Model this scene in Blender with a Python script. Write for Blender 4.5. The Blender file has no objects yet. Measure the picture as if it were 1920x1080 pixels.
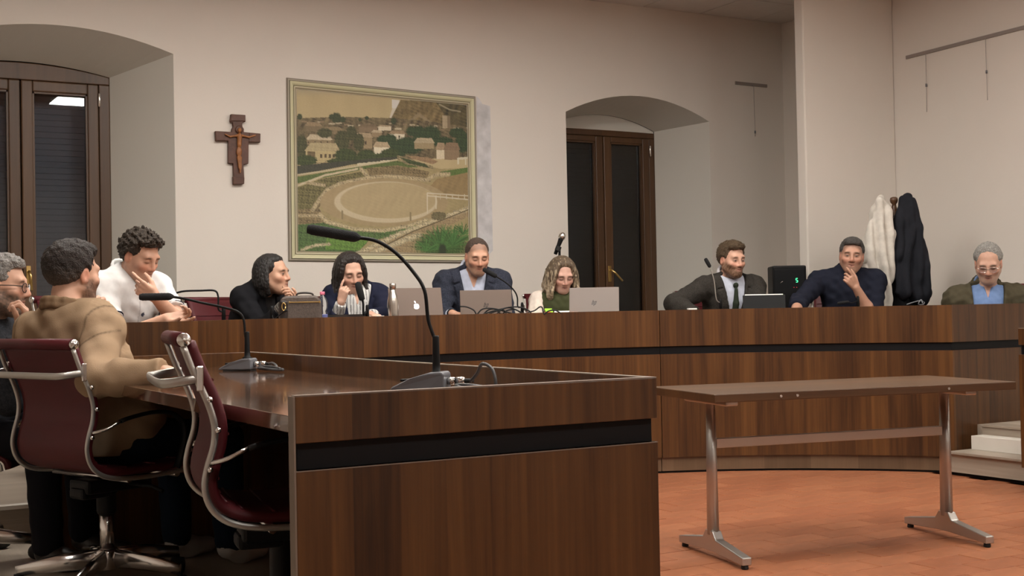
import bpy, bmesh, math, random
import numpy as np
from mathutils import Vector, Matrix, Euler
random.seed(7); RNG = np.random.default_rng(7)
S = bpy.context.scene; C = S.collection
PI = math.pi; R = math.radians

# ------------------------------------------------------------------ camera, world, lights, exposure
F_PX, ROLL, PITCH, AZ, CAM_H = 2398.5, -0.01906, 0.01639, R(60.484), 1.10
RIGHT0 = np.array([math.sin(AZ), -math.cos(AZ), 0.]); FWD0 = np.array([math.cos(AZ), math.sin(AZ), 0.]); UP0 = np.array([0, 0, 1.])
_f = math.cos(PITCH)*FWD0 + math.sin(PITCH)*UP0
_u = -math.sin(PITCH)*FWD0 + math.cos(PITCH)*UP0
_r2 = math.cos(ROLL)*RIGHT0 + math.sin(ROLL)*_u
_u2 = -math.sin(ROLL)*RIGHT0 + math.cos(ROLL)*_u
EYE = np.array([0, 0, CAM_H])
cd = bpy.data.cameras.new('camera'); cam = bpy.data.objects.new('camera', cd); C.objects.link(cam)
cd.sensor_width = 36; cd.lens = F_PX/1920*36; cd.clip_start = .05; cd.clip_end = 100
cam.matrix_world = Matrix(((_r2[0], _u2[0], -_f[0], 0), (_r2[1], _u2[1], -_f[1], 0), (_r2[2], _u2[2], -_f[2], CAM_H), (0, 0, 0, 1)))
S.camera = cam
w = bpy.data.worlds.new('night'); S.world = w; w.use_nodes = True
w.node_tree.nodes['Background'].inputs[0].default_value = (.012, .015, .022, 1)
w.node_tree.nodes['Background'].inputs[1].default_value = .6
S.view_settings.view_transform = 'Standard'; S.view_settings.look = 'None'
S.view_settings.gamma = 1; S.view_settings.use_curve_mapping = False
S.view_settings.exposure = 0.0
S.cycles.use_denoising = True; S.cycles.max_bounces = 8; S.cycles.diffuse_bounces = 4
LAMP = 56.0
LAMP_COL = (1.0, .955, .885)
LAMPS = [(1.0, .2), (4.1, .2), (6.5, .2), (1.15, 3.45), (2.97, 3.22), (4.75, 3.45), (6.5, 3.45), (1.15, 6.1), (2.95, 6.1), (4.75, 6.1)]  # the rightmost pair is unseen, added to brighten the wing and right wall

def ray(px, py):
    d = _f + (px-960)/F_PX*_r2 - (py-540)/F_PX*_u2
    return d/(d@FWD0)
def at(px, py, Y): return EYE + ray(px, py)*Y                      # a point at depth Y along the view axis
def onz(px, py, z): d = ray(px, py); return EYE + d*((z-CAM_H)/d[2])
def onb(px, py, b): d = ray(px, py); return EYE + d*(b/d[1])
def ona(px, py, a): d = ray(px, py); return EYE + d*(a/d[0])
def dirq(q, e=0):                                                   # heading: 0 towards the camera, 90 to the right of it
    q, e = R(q), R(e)
    return math.cos(e)*(math.sin(q)*RIGHT0 - math.cos(q)*FWD0) + math.sin(e)*UP0
def nz(v): v = np.asarray(v, float); return v/np.linalg.norm(v)
def ang(d): return math.atan2(d[1], d[0]) - PI/2                    # z rotation that turns +y into d

# ------------------------------------------------------------------ materials
def mat(name, col=(.5, .5, .5), rough=.5, metal=0, bump=0, bscale=40, var=0, vscale=6, attr=False, emit=None, spec=.5, coords='Object', sheen=0, stretch=None):
    m = bpy.data.materials.new(name); m.use_nodes = True; nt = m.node_tree; P = nt.nodes['Principled BSDF']
    L = nt.links.new
    P.inputs['Base Color'].default_value = (*col, 1); P.inputs['Roughness'].default_value = rough
    P.inputs['Metallic'].default_value = metal; P.inputs['Specular IOR Level'].default_value = spec
    if sheen: P.inputs['Sheen Weight'].default_value = sheen
    src = None
    if attr:
        a = nt.nodes.new('ShaderNodeAttribute'); a.attribute_name = 'col'; src = a.outputs['Color']
    tc = nt.nodes.new('ShaderNodeTexCoord'); co = tc.outputs[coords]
    if stretch:
        mp = nt.nodes.new('ShaderNodeMapping'); mp.inputs['Scale'].default_value = stretch; L(co, mp.inputs[0]); co = mp.outputs[0]
    if var:
        n = nt.nodes.new('ShaderNodeTexNoise'); n.inputs['Scale'].default_value = vscale; n.inputs['Detail'].default_value = 5; L(co, n.inputs['Vector'])
        mr = nt.nodes.new('ShaderNodeMapRange'); mr.inputs[1].default_value = .3; mr.inputs[2].default_value = .7
        mr.inputs[3].default_value = 1-var; mr.inputs[4].default_value = 1+var; L(n.outputs['Fac'], mr.inputs[0])
        mx = nt.nodes.new('ShaderNodeVectorMath'); mx.operation = 'SCALE'
        if src: L(src, mx.inputs[0])
        else: mx.inputs[0].default_value = col
        L(mr.outputs[0], mx.inputs['Scale']); src = mx.outputs[0]
    if src: L(src, P.inputs['Base Color'])
    if bump:
        n = nt.nodes.new('ShaderNodeTexNoise'); n.inputs['Scale'].default_value = bscale; n.inputs['Detail'].default_value = 4; L(co, n.inputs['Vector'])
        b = nt.nodes.new('ShaderNodeBump'); b.inputs['Strength'].default_value = bump; b.inputs['Distance'].default_value = .01
        L(n.outputs['Fac'], b.inputs['Height']); L(b.outputs[0], P.inputs['Normal'])
    if emit:
        P.inputs['Emission Color'].default_value = (*emit[:3], 1); P.inputs['Emission Strength'].default_value = emit[3]
    return m
def wood(name, ramp, strip=.16, rough=.35, mixs=(.5, .32, .18), fine=120, coord='g'):
    m = bpy.data.materials.new(name); m.use_nodes = True; nt = m.node_tree; P = nt.nodes['Principled BSDF']; L = nt.links.new; N = nt.nodes.new
    a = N('ShaderNodeAttribute'); a.attribute_name = coord
    def noise(sc, scale, det, dist=0):
        mp = N('ShaderNodeMapping'); mp.inputs['Scale'].default_value = sc; L(a.outputs['Vector'], mp.inputs[0])
        n = N('ShaderNodeTexNoise'); n.inputs['Scale'].default_value = scale; n.inputs['Detail'].default_value = det; n.inputs['Distortion'].default_value = dist; n.inputs['Roughness'].default_value = .62
        L(mp.outputs[0], n.inputs['Vector']); return n.outputs['Fac']
    n1 = noise((9, 9, .45), 1.6, 6, 1.1); n2 = noise((1, 1, .016), fine, 9, .3)
    sx = N('ShaderNodeSeparateXYZ'); L(a.outputs['Vector'], sx.inputs[0])
    def mth(op, x, y=None):
        k = N('ShaderNodeMath'); k.operation = op
        for i, v in enumerate((x, y)):
            if v is None: continue
            if isinstance(v, (int, float)): k.inputs[i].default_value = v
            else: L(v, k.inputs[i])
        return k.outputs[0]
    wn = N('ShaderNodeTexWhiteNoise'); wn.noise_dimensions = '1D'
    L(mth('FLOOR', mth('DIVIDE', sx.outputs[0], strip)), wn.inputs['W'])
    f = mth('ADD', mth('ADD', mth('MULTIPLY', n1, mixs[0]), mth('MULTIPLY', wn.outputs['Value'], mixs[1])), mth('MULTIPLY', n2, mixs[2]))
    cr = N('ShaderNodeValToRGB'); L(f, cr.inputs[0]); e = cr.color_ramp.elements
    e[0].position, e[0].color = ramp[0][0], (*ramp[0][1], 1); e[1].position, e[1].color = ramp[-1][0], (*ramp[-1][1], 1)
    for p, c in ramp[1:-1]:
        q = e.new(p); q.color = (*c, 1)
    L(cr.outputs[0], P.inputs['Base Color']); P.inputs['Coat Weight'].default_value = .7 if rough < .2 else 0; P.inputs['Coat Roughness'].default_value = .05; P.inputs['Roughness'].default_value = rough; P.inputs['Specular IOR Level'].default_value = .5 if rough > .2 else .9
    b = N('ShaderNodeBump'); b.inputs['Strength'].default_value = .06; b.inputs['Distance'].default_value = .004; L(n2, b.inputs['Height']); L(b.outputs[0], P.inputs['Normal'])
    return m
WALNUT = [(.28, (.013, .0048, .0016)), (.42, (.053, .0200, .0055)), (.55, (.092, .037, .0100)), (.74, (.160, .068, .019))]
M = dict(
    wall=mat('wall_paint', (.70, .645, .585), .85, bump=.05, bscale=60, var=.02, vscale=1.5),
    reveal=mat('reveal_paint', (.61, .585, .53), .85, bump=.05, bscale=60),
    ceil=mat('ceiling_board', (.62, .57, .53), .9, bump=.1, bscale=90, var=.03),
    grid=mat('ceiling_grid', (.40, .36, .34), .6),
    lamp=mat('lamp_diffuser', (.9, .9, .9), .5, emit=(*LAMP_COL, LAMP)),
    walnut=wood('walnut_veneer', WALNUT, .105, .33, (.46, .16, .38), 60),
    walnut_top=wood('walnut_glossy_top', [(.2, (.065, .03, .016)), (.5, (.14, .068, .037)), (.8, (.21, .11, .062))], .3, .09),
    table_top=wood('table_veneer', [(.2, (.045, .02, .008)), (.5, (.085, .038, .013)), (.8, (.13, .06, .022))], .3, .42),
    riser=wood('riser_wood', [(.2, (.09, .052, .026)), (.5, (.13, .078, .042)), (.8, (.17, .105, .058))], .3, .45),
    groove=mat('groove_black', (.004, .004, .005), .55, spec=.2),
    edge=mat('lit_panel_edge', (.20, .15, .115), .4),  # pale tone stands in for the highlight on lit panel edges
    light_wood=wood('pale_laminate', [(.2, (.20, .155, .115)), (.5, (.31, .255, .20)), (.8, (.43, .37, .30))], .22, .45),
    white_lam=mat('white_laminate', (.62, .58, .52), .4, var=.03),
    frame_wood=wood('window_wood', [(.2, (.05, .023, .009)), (.5, (.092, .044, .018)), (.8, (.14, .07, .03))], .3, .4),
    glass=mat('window_glass', (.012, .013, .015), .03, spec=.6),
    slat=mat('shutter_slat', (.085, .088, .10), .45), slat_dark=mat('shutter_slat_dark', (.022, .022, .024), .5),
    brass=mat('brass', (.75, .52, .2), .28, 1),
    steel=mat('polished_aluminium', (.78, .76, .74), .2, 1),
    satin=mat('satin_aluminium', (.50, .48, .45), .38, .9),
    brushed=mat('brushed_steel', (.66, .62, .57), .26, 1),
    black=mat('black_plastic', (.006, .006, .0065), .5, spec=.2),
    rubber=mat('black_rubber', (.012, .012, .012), .75),
    foam=mat('microphone_foam', (.008, .008, .009), .95, bump=.5, bscale=400),
    grey=mat('grey_plastic', (.13, .135, .15), .35), cable=mat('cable_rubber', (.05, .05, .053), .4),
    red=mat('burgundy_leather', (.080, .0085, .012), .5, spec=.3, bump=.06, bscale=260, var=.06),
    plaster_grey=mat('painted_grey', (.56, .545, .55), .85, var=.2, vscale=9),
    attr=mat('painted_colours', attr=True, rough=.7),
)
def tile_mat():
    m = mat('terracotta', (.5, .2, .1), .42, bump=.08, bscale=35); nt = m.node_tree; P = nt.nodes['Principled BSDF']; L = nt.links.new; N = nt.nodes.new
    oi = N('ShaderNodeObjectInfo'); cr = N('ShaderNodeValToRGB'); e = cr.color_ramp.elements
    e[0].color = (.275, .094, .042, 1); e[1].color = (.335, .126, .058, 1); q = e.new(.5); q.color = (.305, .110, .050, 1)
    L(oi.outputs['Random'], cr.inputs[0])
    tc = N('ShaderNodeTexCoord'); n = N('ShaderNodeTexNoise'); n.inputs['Scale'].default_value = 14; n.inputs['Detail'].default_value = 6; L(tc.outputs['Object'], n.inputs['Vector'])
    mr = N('ShaderNodeMapRange'); mr.inputs[1].default_value = .3; mr.inputs[2].default_value = .7; mr.inputs[3].default_value = .88; mr.inputs[4].default_value = 1.12; L(n.outputs['Fac'], mr.inputs[0])
    v = N('ShaderNodeVectorMath'); v.operation = 'SCALE'; L(cr.outputs[0], v.inputs[0]); L(mr.outputs[0], v.inputs['Scale']); L(v.outputs[0], P.inputs['Base Color'])
    return m
M['tile'] = tile_mat(); M['mortar'] = mat('mortar', (.17, .07, .038), .9)

# ------------------------------------------------------------------ mesh helpers
class MB:
    def __init__(s): s.v = []; s.f = []; s.c = []; s.sm = []
    def add(s, vs, fs, col=None, smooth=False):
        o = len(s.v); s.v += [tuple(map(float, p)) for p in vs]; s.f += [tuple(i+o for i in f) for f in fs]
        s.sm += [smooth]*len(fs); s.c += [col]*len(vs); return s
    def box(s, c, d, rz=0, M4=None, col=None):
        x, y, z = (k/2 for k in d)
        P = [Vector((sx*x, sy*y, sz*z)) for sx in (-1, 1) for sy in (-1, 1) for sz in (-1, 1)]
        if M4 is None: M4 = Matrix.Translation(Vector(c)) @ Matrix.Rotation(rz, 4, 'Z')
        else: M4 = M4 @ Matrix.Translation(Vector(c))
        return s.add([M4 @ p for p in P], [(0, 1, 3, 2), (4, 6, 7, 5), (0, 4, 5, 1), (2, 3, 7, 6), (0, 2, 6, 4), (1, 5, 7, 3)], col)
    def lohi(s, a, b, col=None): return s.box([(x+y)/2 for x, y in zip(a, b)], [abs(y-x) for x, y in zip(a, b)], col=col)
    def tube(s, pts, r, n=8, col=None, caps=True, squash=None, up=(0, 0, 1)):
        pts = [np.asarray(p, float) for p in pts]; k = len(pts); rr = r if hasattr(r, '__len__') else [r]*k
        T = [nz(pts[min(i+1, k-1)]-pts[max(i-1, 0)]) for i in range(k)]
        u = np.asarray(up, float)
        if abs(T[0]@u) > .95: u = np.array([1., 0, 0]) if abs(T[0][0]) < .9 else np.array([0, 1., 0])
        nrm = nz(u-(u@T[0])*T[0]); vs = []
        for i in range(k):
            nrm = nz(nrm-(nrm@T[i])*T[i]); bi = np.cross(T[i], nrm)
            a_, b_ = (1, 1) if squash is None else squash
            for j in range(n):
                t = 2*PI*j/n; vs.append(pts[i]+rr[i]*(math.cos(t)*nrm*a_+math.sin(t)*bi*b_))
        fs = [(i*n+j, i*n+(j+1) % n, (i+1)*n+(j+1) % n, (i+1)*n+j) for i in range(k-1) for j in range(n)]
        s.add(vs, fs, col, True)
        if caps: o = len(s.v)-k*n; s.f += [tuple(o+j for j in reversed(range(n))), tuple(o+(k-1)*n+j for j in range(n))]; s.sm += [False]*2
        return s
    def lathe(s, prof, c=(0, 0, 0), n=20, M4=None, col=None):
        vs = []
        for r, z in prof:
            for j in range(n):
                t = 2*PI*j/n; p = Vector((r*math.cos(t)+c[0], r*math.sin(t)+c[1], z+c[2])); vs.append(M4 @ p if M4 else p)
        k = len(prof)
        fs = [(i*n+j, i*n+(j+1) % n, (i+1)*n+(j+1) % n, (i+1)*n+j) for i in range(k-1) for j in range(n)]
        s.add(vs, fs, col, True); o = len(s.v)-k*n
        if prof[0][0] > 1e-6: s.f.append(tuple(o+j for j in reversed(range(n)))); s.sm.append(False)
        if prof[-1][0] > 1e-6: s.f.append(tuple(o+(k-1)*n+j for j in range(n))); s.sm.append(False)
        return s
    def prism(s, poly, fn0, fn1, col=None):
        n = len(poly); vs = [fn0(*p) for p in poly]+[fn1(*p) for p in poly]
        return s.add(vs, [tuple(range(n)), tuple(range(2*n-1, n-1, -1))]+[(i, n+i, n+(i+1) % n, (i+1) % n) for i in range(n)], col)
    def sweep(s, path, nrm, prof, col=None, caps=True):
        k = len(path); n = len(prof); vs = []
        for (a, b), (na, nb) in zip(path, nrm):
            for o, z in prof: vs.append((a+na*o, b+nb*o, z))
        fs = [(i*n+j, i*n+(j+1) % n, (i+1)*n+(j+1) % n, (i+1)*n+j) for i in range(k-1) for j in range(n)]
        if caps: fs += [tuple(reversed(range(n))), tuple((k-1)*n+j for j in range(n))]
        return s.add(vs, fs, col)
    def build(s, name, m, parent=None, loc=None, rz=0, bevel=0, g=None, fix=True):
        me = bpy.data.meshes.new(name); me.from_pydata(s.v, [], s.f)
        if fix:
            bm = bmesh.new(); bm.from_mesh(me); bmesh.ops.recalc_face_normals(bm, faces=bm.faces); bm.to_mesh(me); bm.free()
        if any(s.sm): me.polygons.foreach_set('use_smooth', s.sm)
        V = np.array(s.v, np.float32).reshape(-1, 3)
        gg = V if g is None else np.array([g(*p) for p in V], np.float32)
        at_ = me.attributes.new('g', 'FLOAT_VECTOR', 'POINT'); at_.data.foreach_set('vector', np.ascontiguousarray(gg, np.float32).ravel())
        if any(c is not None for c in s.c):
            ca = me.color_attributes.new('col', 'FLOAT_COLOR', 'POINT')
            ca.data.foreach_set('color', np.array([(*(c or (.5, .5, .5)), 1) for c in s.c], np.float32).ravel())
        if isinstance(m, str): m = M[m]
        me.materials.append(m)
        o = bpy.data.objects.new(name, me); C.objects.link(o)
        if loc is not None: o.location = loc
        o.rotation_euler.z = rz
        if parent: o.parent = parent
        if bevel:
            b = o.modifiers.new('bevel', 'BEVEL'); b.width = bevel; b.segments = 2; b.limit_method = 'ANGLE'
        return o
def tag(o, label=None, cat=None, group=None, kind=None):
    for k, v in (('label', label), ('category', cat), ('group', group), ('kind', kind)):
        if v: o[k] = v
    return o
def empty(name, loc=(0, 0, 0), rz=0, label=None, cat=None, group=None, parent=None):
    o = bpy.data.objects.new(name, None); C.objects.link(o); o.location = loc; o.rotation_euler.z = rz; o.empty_display_size = .1
    if parent: o.parent = parent
    return tag(o, label, cat, group)
def struct(o, label): return tag(o, label, None, None, 'structure')
def copy_tree(o, parent=None):
    c = o.copy(); C.objects.link(c)
    if parent: c.parent = parent
    for ch in list(o.children): copy_tree(ch, c)
    return c
def catmull(pts, k=6):
    P = [np.asarray(p, float) for p in pts]; P = [2*P[0]-P[1]]+P+[2*P[-1]-P[-2]]; out = []
    for i in range(1, len(P)-2):
        for j in range(k):
            t = j/k; a, b, c, d = P[i-1:i+3]
            out.append(.5*((2*b)+(-a+c)*t+(2*a-5*b+4*c-d)*t*t+(-a+3*b-3*c+d)*t**3))
    return out+[P[-2]]
# ------------------------------------------------------------------ the room
BW, AR, ZC, ZS, ZP = 8.8, 7.83, 3.63, .15, .30                     # back wall, right wall, ceiling, side platform, main platform
AL, B0 = -2.6, -3.5
MB().box((2.6, 2.65, -.065), (10.6, 12.4, .1)).build('floor', 'mortar')
fl = bpy.data.objects['floor']; struct(fl, 'terracotta tiled hall floor in front of the curved desk')
# terracotta tiles, one object each, running bond
tl, tw, gap = .30, .15, .004
cand = []
for j in range(60):
    b = .6+j*tw
    for i in range(30):
        a = 1.55+i*tl+(j % 2)*tl/2
        if a < 1.62 or a+tl > 6.6 or b > 7.1: continue
        if b > 4.0 and math.hypot(a-3.96, b+tw/2-4.01) > 3.12: continue
        c = np.array([a+tl/2, b+tw/2, 0])-EYE; Y = c@FWD0; X = c@RIGHT0
        if Y < .5: continue
        px = 960+X/Y*F_PX; py = 579+1.1/Y*F_PX
        cand.append((0 if (1190 < px < 1990 and py < 1180) else 1, Y, a, b))
cand.sort()
tm = None; rest = MB()
for k, (v, Y, a, b) in enumerate(cand):
    if k < 300:
        if tm is None:
            o = MB().box((0, 0, 0), (tl-gap, tw-gap, .02)).build('tile', 'tile', fl, bevel=.0025); tm = o
        else:
            o = tm.copy(); C.objects.link(o); o.parent = fl
        o.location = (a+tl/2, b+tw/2, -.010+random.uniform(-.0008, .0004)); o.rotation_euler = (random.uniform(-.003, .003), random.uniform(-.003, .003), random.uniform(-.004, .004))
    else: rest.box((a+tl/2, b+tw/2, -.010), (tl-gap, tw-gap, .02))
if rest.v: tag(rest.build('tiles', 'tile', fl), kind='stuff')

# ceiling: slab, grid tiles near the view, lamps
ce = MB().lohi((AL, B0, ZC+.015), (AR+.3, BW+.8, ZC+.15)).build('ceiling', 'grid'); struct(ce, 'suspended ceiling of pale square boards')
t0 = MB().box((0, 0, 0), (.592, .592, .015)).build('ceiling_tile', 'ceil', ce, bevel=.003); first = True
for i in range(-5, 17):
    for j in range(-6, 20):
        x, y = .0+i*.6, .1+j*.6
        if not (AL < x < AR+.1 and B0 < y < BW): continue
        near = x > 2.5 and y > 4.0
        if first: o = t0; first = False
        elif near: o = t0.copy(); C.objects.link(o)
        else: continue
        o.location = (x, y, ZC+.006)
far = MB()
for i in range(-5, 17):
    for j in range(-6, 20):
        x, y = i*.6, .1+j*.6
        if AL < x < AR and B0 < y < BW and not (x > 2.5 and y > 4.0): far.box((x, y, ZC+.006), (.592, .592, .015))
tag(far.build('ceiling_tiles', 'ceil', ce), kind='stuff')
lamp0 = None
for k, (a, b) in enumerate(LAMPS):
    if lamp0 is None:
        lamp0 = empty('ceiling_light', (a, b, ZC-.02), 0, 'square recessed ceiling light panel out of view above the hall', 'ceiling light', 'square ceiling lights')
        MB().lohi((-.30, -.30, 0), (.30, -.28, .02)).lohi((-.30, .28, 0), (.30, .30, .02)).lohi((-.30, -.28, 0), (-.28, .28, .02)).lohi((.28, -.28, 0), (.30, .28, .02)).build('frame', 'steel', lamp0)
        MB().lohi((-.28, -.28, .004), (.28, .28, .012)).build('diffuser', 'lamp', lamp0)
    else:
        o = copy_tree(lamp0); o.location = (a, b, ZC-.02)

# back wall with two deep splayed arched window embrasures
def arch(a0, a1, zs, rise, n=17):
    return [(a0+(a1-a0)*i/(n-1), zs+rise*(1-(2*i/(n-1)-1)**2)) for i in range(n)]
OPEN = [  # front opening, back opening: (a0,a1,spring z,rise)
    ((.84, 2.33, 2.905, .13), (1.10-.30, 2.005, 2.80, .07)),
    ((5.515, 6.985, 2.695, .175), (5.64, 6.755, 2.66, .12))]
BB = BW+.5
wb = MB(); rv = MB()
edges = [AL]
for f, k in OPEN: edges += [f[0], f[1]]
edges += [AR+.3]
for i in range(0, len(edges), 2):
    wb.add([(edges[i], BW, 0), (edges[i+1], BW, 0), (edges[i+1], BW, ZC+.02), (edges[i], BW, ZC+.02)], [(0, 1, 2, 3)])
for f, k in OPEN:
    A = arch(*f)
    for (x0, z0), (x1, z1) in zip(A, A[1:]):
        wb.add([(x0, BW, z0), (x1, BW, z1), (x1, BW, ZC+.02), (x0, BW, ZC+.02)], [(0, 1, 2, 3)])
    K = arch(*k)
    FP = [(f[0], ZP)]+A+[(f[1], ZP)]; KP = [(k[0], ZP)]+K+[(k[1], ZP)]
    for i in range(len(FP)-1):
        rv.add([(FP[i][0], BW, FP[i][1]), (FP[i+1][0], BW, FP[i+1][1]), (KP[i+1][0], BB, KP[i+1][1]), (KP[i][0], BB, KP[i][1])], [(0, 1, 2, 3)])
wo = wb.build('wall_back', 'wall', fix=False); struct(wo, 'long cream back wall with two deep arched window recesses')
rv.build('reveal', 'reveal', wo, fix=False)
MB().lohi((AR, B0, -.1), (AR+.2, BW+.3, ZC+.02)).build('wall_right', 'wall'); struct(bpy.data.objects['wall_right'], 'cream right wall behind the seated older man')
MB().lohi((AL-.2, B0, -.1), (AL, BW+.8, ZC+.02)).build('wall_left', 'wall'); struct(bpy.data.objects['wall_left'], 'cream left wall outside the frame')
MB().lohi((AL-.2, B0-.2, -.1), (AR+.2, B0, ZC+.02)).build('wall_front', 'wall'); struct(bpy.data.objects['wall_front'], 'cream wall behind the camera')
pa = onb(1511, 300, 7.47)[0]
MB().lohi((pa, 7.47, 0), (AR, 7.57, ZC+.02)).build('wall_wing', 'wall', bevel=.012); struct(bpy.data.objects['wall_wing'], 'projecting cream wing wall beside the coat stand')
MB().lohi((AL, BB+.28, 0), (AR+.3, BB+.4, ZC)).build('night_slab', 'groove'); struct(bpy.data.objects['night_slab'], 'black slab standing in for the night behind the window shutters')  # black slab gives the unlit night beyond the glass its darkness

# windows
def window(name, a0, a1, ztop, rise, label, outer=.075, head=.11, lev=0., rail=.075):
    root = struct(empty(name, ((a0+a1)/2, BB, ZP)), label)
    W = (a1-a0)/2; H = ztop-ZP; y0 = .0
    gz = lambda x, y, z: (x, y, z)
    pts = [(x-(a0+a1)/2, z-ZP) for x, z in arch(a0, a1, ztop, rise, 13)]
    fr = MB(); low = H-head
    fr.prism([(-W, low)]+pts+[(W, low)], lambda x, z: (x, y0, z), lambda x, z: (x, y0+.09, z))
    fr.lohi((-W, y0, 0), (-W+outer, y0+.09, low)).lohi((W-outer, y0, 0), (W, y0+.09, low)).lohi((-W+outer, y0, 0), (W-outer, y0+.09, .06))
    fr.build('outer_frame', 'frame_wood', root, bevel=.006)
    xi = W-outer-.006
    for sgn in (-1, 1):
        st = .075; x0, x1 = (.004, xi) if sgn > 0 else (-xi, -.004)
        sm = MB()
        sm.lohi((x0, -.015, .07), (x0+st, .055, low-.004)).lohi((x1-st, -.015, .07), (x1, .055, low-.004))
        sm.lohi((x0+st, -.015, low-.004-rail), (x1-st, .055, low-.004)).lohi((x0+st, -.015, .07), (x1-st, .055, .07+st+.04))
        sa = sm.build('sash', 'frame_wood', root, bevel=.008)
        gb = MB(); e = .012
        for q in ((x0+st, x0+st+e, .18, low-rail-.004), (x1-st-e, x1-st, .18, low-rail-.004)): gb.lohi((q[0], -.005, q[2]), (q[1], .02, q[3]))
        gb.lohi((x0+st, -.005, low-rail-.004-e), (x1-st, .02, low-rail-.004)); gb.build('glazing_bead', 'frame_wood', sa)
        MB().lohi((x0+st, .022, .18), (x1-st, .03, low-rail-.004)).build('pane', GL, sa)
        hh = MB().lathe([(.006, 0), (.009, .004), (.009, .09), (.006, .095)], (sgn*(xi+.004), -.022, low-.16), 10); hh.build('hinge', 'steel', sa)
    ha = MB().lohi((.022, -.027, 1.02), (.052, -.013, 1.16)).build('handle_plate', 'brass', root, bevel=.004)
    MB().tube([(.037, -.015, 1.12), (.037, -.06, 1.12), (.045+lev*.3, -.066, 1.09), (.05+lev, -.066, .99+lev*.4)], .009, 10).build('handle', 'brass', ha)
    sl = MB()
    for i in range(int((low-.1)/.042)): sl.box((0, .20, .08+i*.042), (2*W-.1, .012, .0395))
    tag(sl.build('shutter_slats', 'slat' if lev == 0 else 'slat_dark', root), kind='stuff')
    return root
def glass_mat():
    m = bpy.data.materials.new('clear_dark_glass'); m.use_nodes = True; nt = m.node_tree; L = nt.links.new
    for n in list(nt.nodes): nt.nodes.remove(n)
    o = nt.nodes.new('ShaderNodeOutputMaterial'); mx = nt.nodes.new('ShaderNodeMixShader'); t = nt.nodes.new('ShaderNodeBsdfTransparent'); g = nt.nodes.new('ShaderNodeBsdfGlossy'); fr = nt.nodes.new('ShaderNodeFresnel')
    t.inputs[0].default_value = (.80, .84, .88, 1); g.inputs['Roughness'].default_value = .015; fr.inputs[0].default_value = 1.7
    L(fr.outputs[0], mx.inputs[0]); L(t.outputs[0], mx.inputs[1]); L(g.outputs[0], mx.inputs[2]); L(mx.outputs[0], o.inputs[0]); return m
GL = glass_mat()
window('window_1', .80, 2.005, 2.80, .065, 'brown wooden double window in the left recess, shutters down', .075, .055)
window('window_2', 5.64, 6.755, 2.645, .004, 'narrow brown wooden double window in the right recess', .06, .05, .09, .05)
MB().prism([(5.64, 2.645)]+arch(5.64, 6.755, 2.66, .12)+[(6.755, 2.645)], lambda x, z: (x, BB+.01, z), lambda x, z: (x, BB+.05, z)).build('lunette', 'reveal', wo)
MB().lohi((5.515, BW, ZP), (6.985, BB, ZP+.02)).lohi((.8, BW, ZP), (2.33, BB, ZP+.02)).build('sill', 'reveal', wo)

# platforms
def arcpt(phi, r=3.018): return (3.96+r*math.sin(phi), 4.01+r*math.cos(phi))
def parc(p0, p1, n): return [R(p0+(p1-p0)*i/(n-1)) for i in range(n)]
WB = 5.72                                                            # line of the straight desk ends
po = MB()
front = [arcpt(p, 3.018+.30) for p in parc(-52, 52, 41)]
poly = [(AL, 5.83), (1.2, 5.83)]+front+[(6.66, 5.85), (6.66, 4.9), (AR, 4.9), (AR, BW+.02), (AL, BW+.02)]
po.prism(poly, lambda x, y: (x, y, .0), lambda x, y: (x, y, ZP)); o = po.build('floor_platform', 'light_wood', g=lambda x, y, z: (y, z, x*.6)); struct(o, 'raised laminate platform under the curved desk')
MB().lohi((AL, 5.80, ZP-.012), (1.04, 5.86, ZP+.004)).build('platform_nosing', 'white_lam', o)
so = MB().lohi((AL, 2.30, .0), (1.70, 5.83, ZS)).build('floor_side_platform', 'light_wood', g=lambda x, y, z: (x, z, y*.6)); struct(so, 'low laminate platform under the left side desk')
so = MB().lohi((6.10, .3, .0), (AR, 4.9, ZS)).build('floor_right_platform', 'light_wood', g=lambda x, y, z: (x, z, y*.6)); struct(so, 'low laminate platform under the right side desk')
st = empty('platform_steps', (6.35, 5.3, 0), 0, 'pale laminate steps with a white riser beside the curved desk', 'steps')
def part(mb, n, m, p, **k): return mb.build(n, m, p, **k)
def rel(mb_fn, p): return mb_fn
lx = lambda a, b, z: (a-6.35, b-5.3, z)
MB().lohi(lx(6.37, 4.70, .022), lx(6.70, 5.69, .135)).build('riser', 'light_wood', st, g=lambda x, y, z: (z, x, y))
MB().lohi(lx(6.39, 4.70, 0), lx(6.70, 5.69, .022)).build('plinth', 'groove', st)
MB().lohi(lx(6.345, 4.70, .135), lx(6.70, 5.69, .152)).build('tread', 'light_wood', st, bevel=.004, g=lambda x, y, z: (x, z, y))
MB().lohi(lx(6.535, 4.70, .152), lx(6.70, 5.66, .24)).build('riser', 'white_lam', st, bevel=.003); 
MB().lohi(lx(6.64, 4.70, .24), lx(6.72, 5.66, .29)).build('riser', 'light_wood', st, g=lambda x, y, z: (z, x, y))
MB().lohi(lx(6.63, 4.70, .29), lx(6.95, 5.66, .305)).build('tread', 'light_wood', st, bevel=.003, g=lambda x, y, z: (x, z, y))

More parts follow.
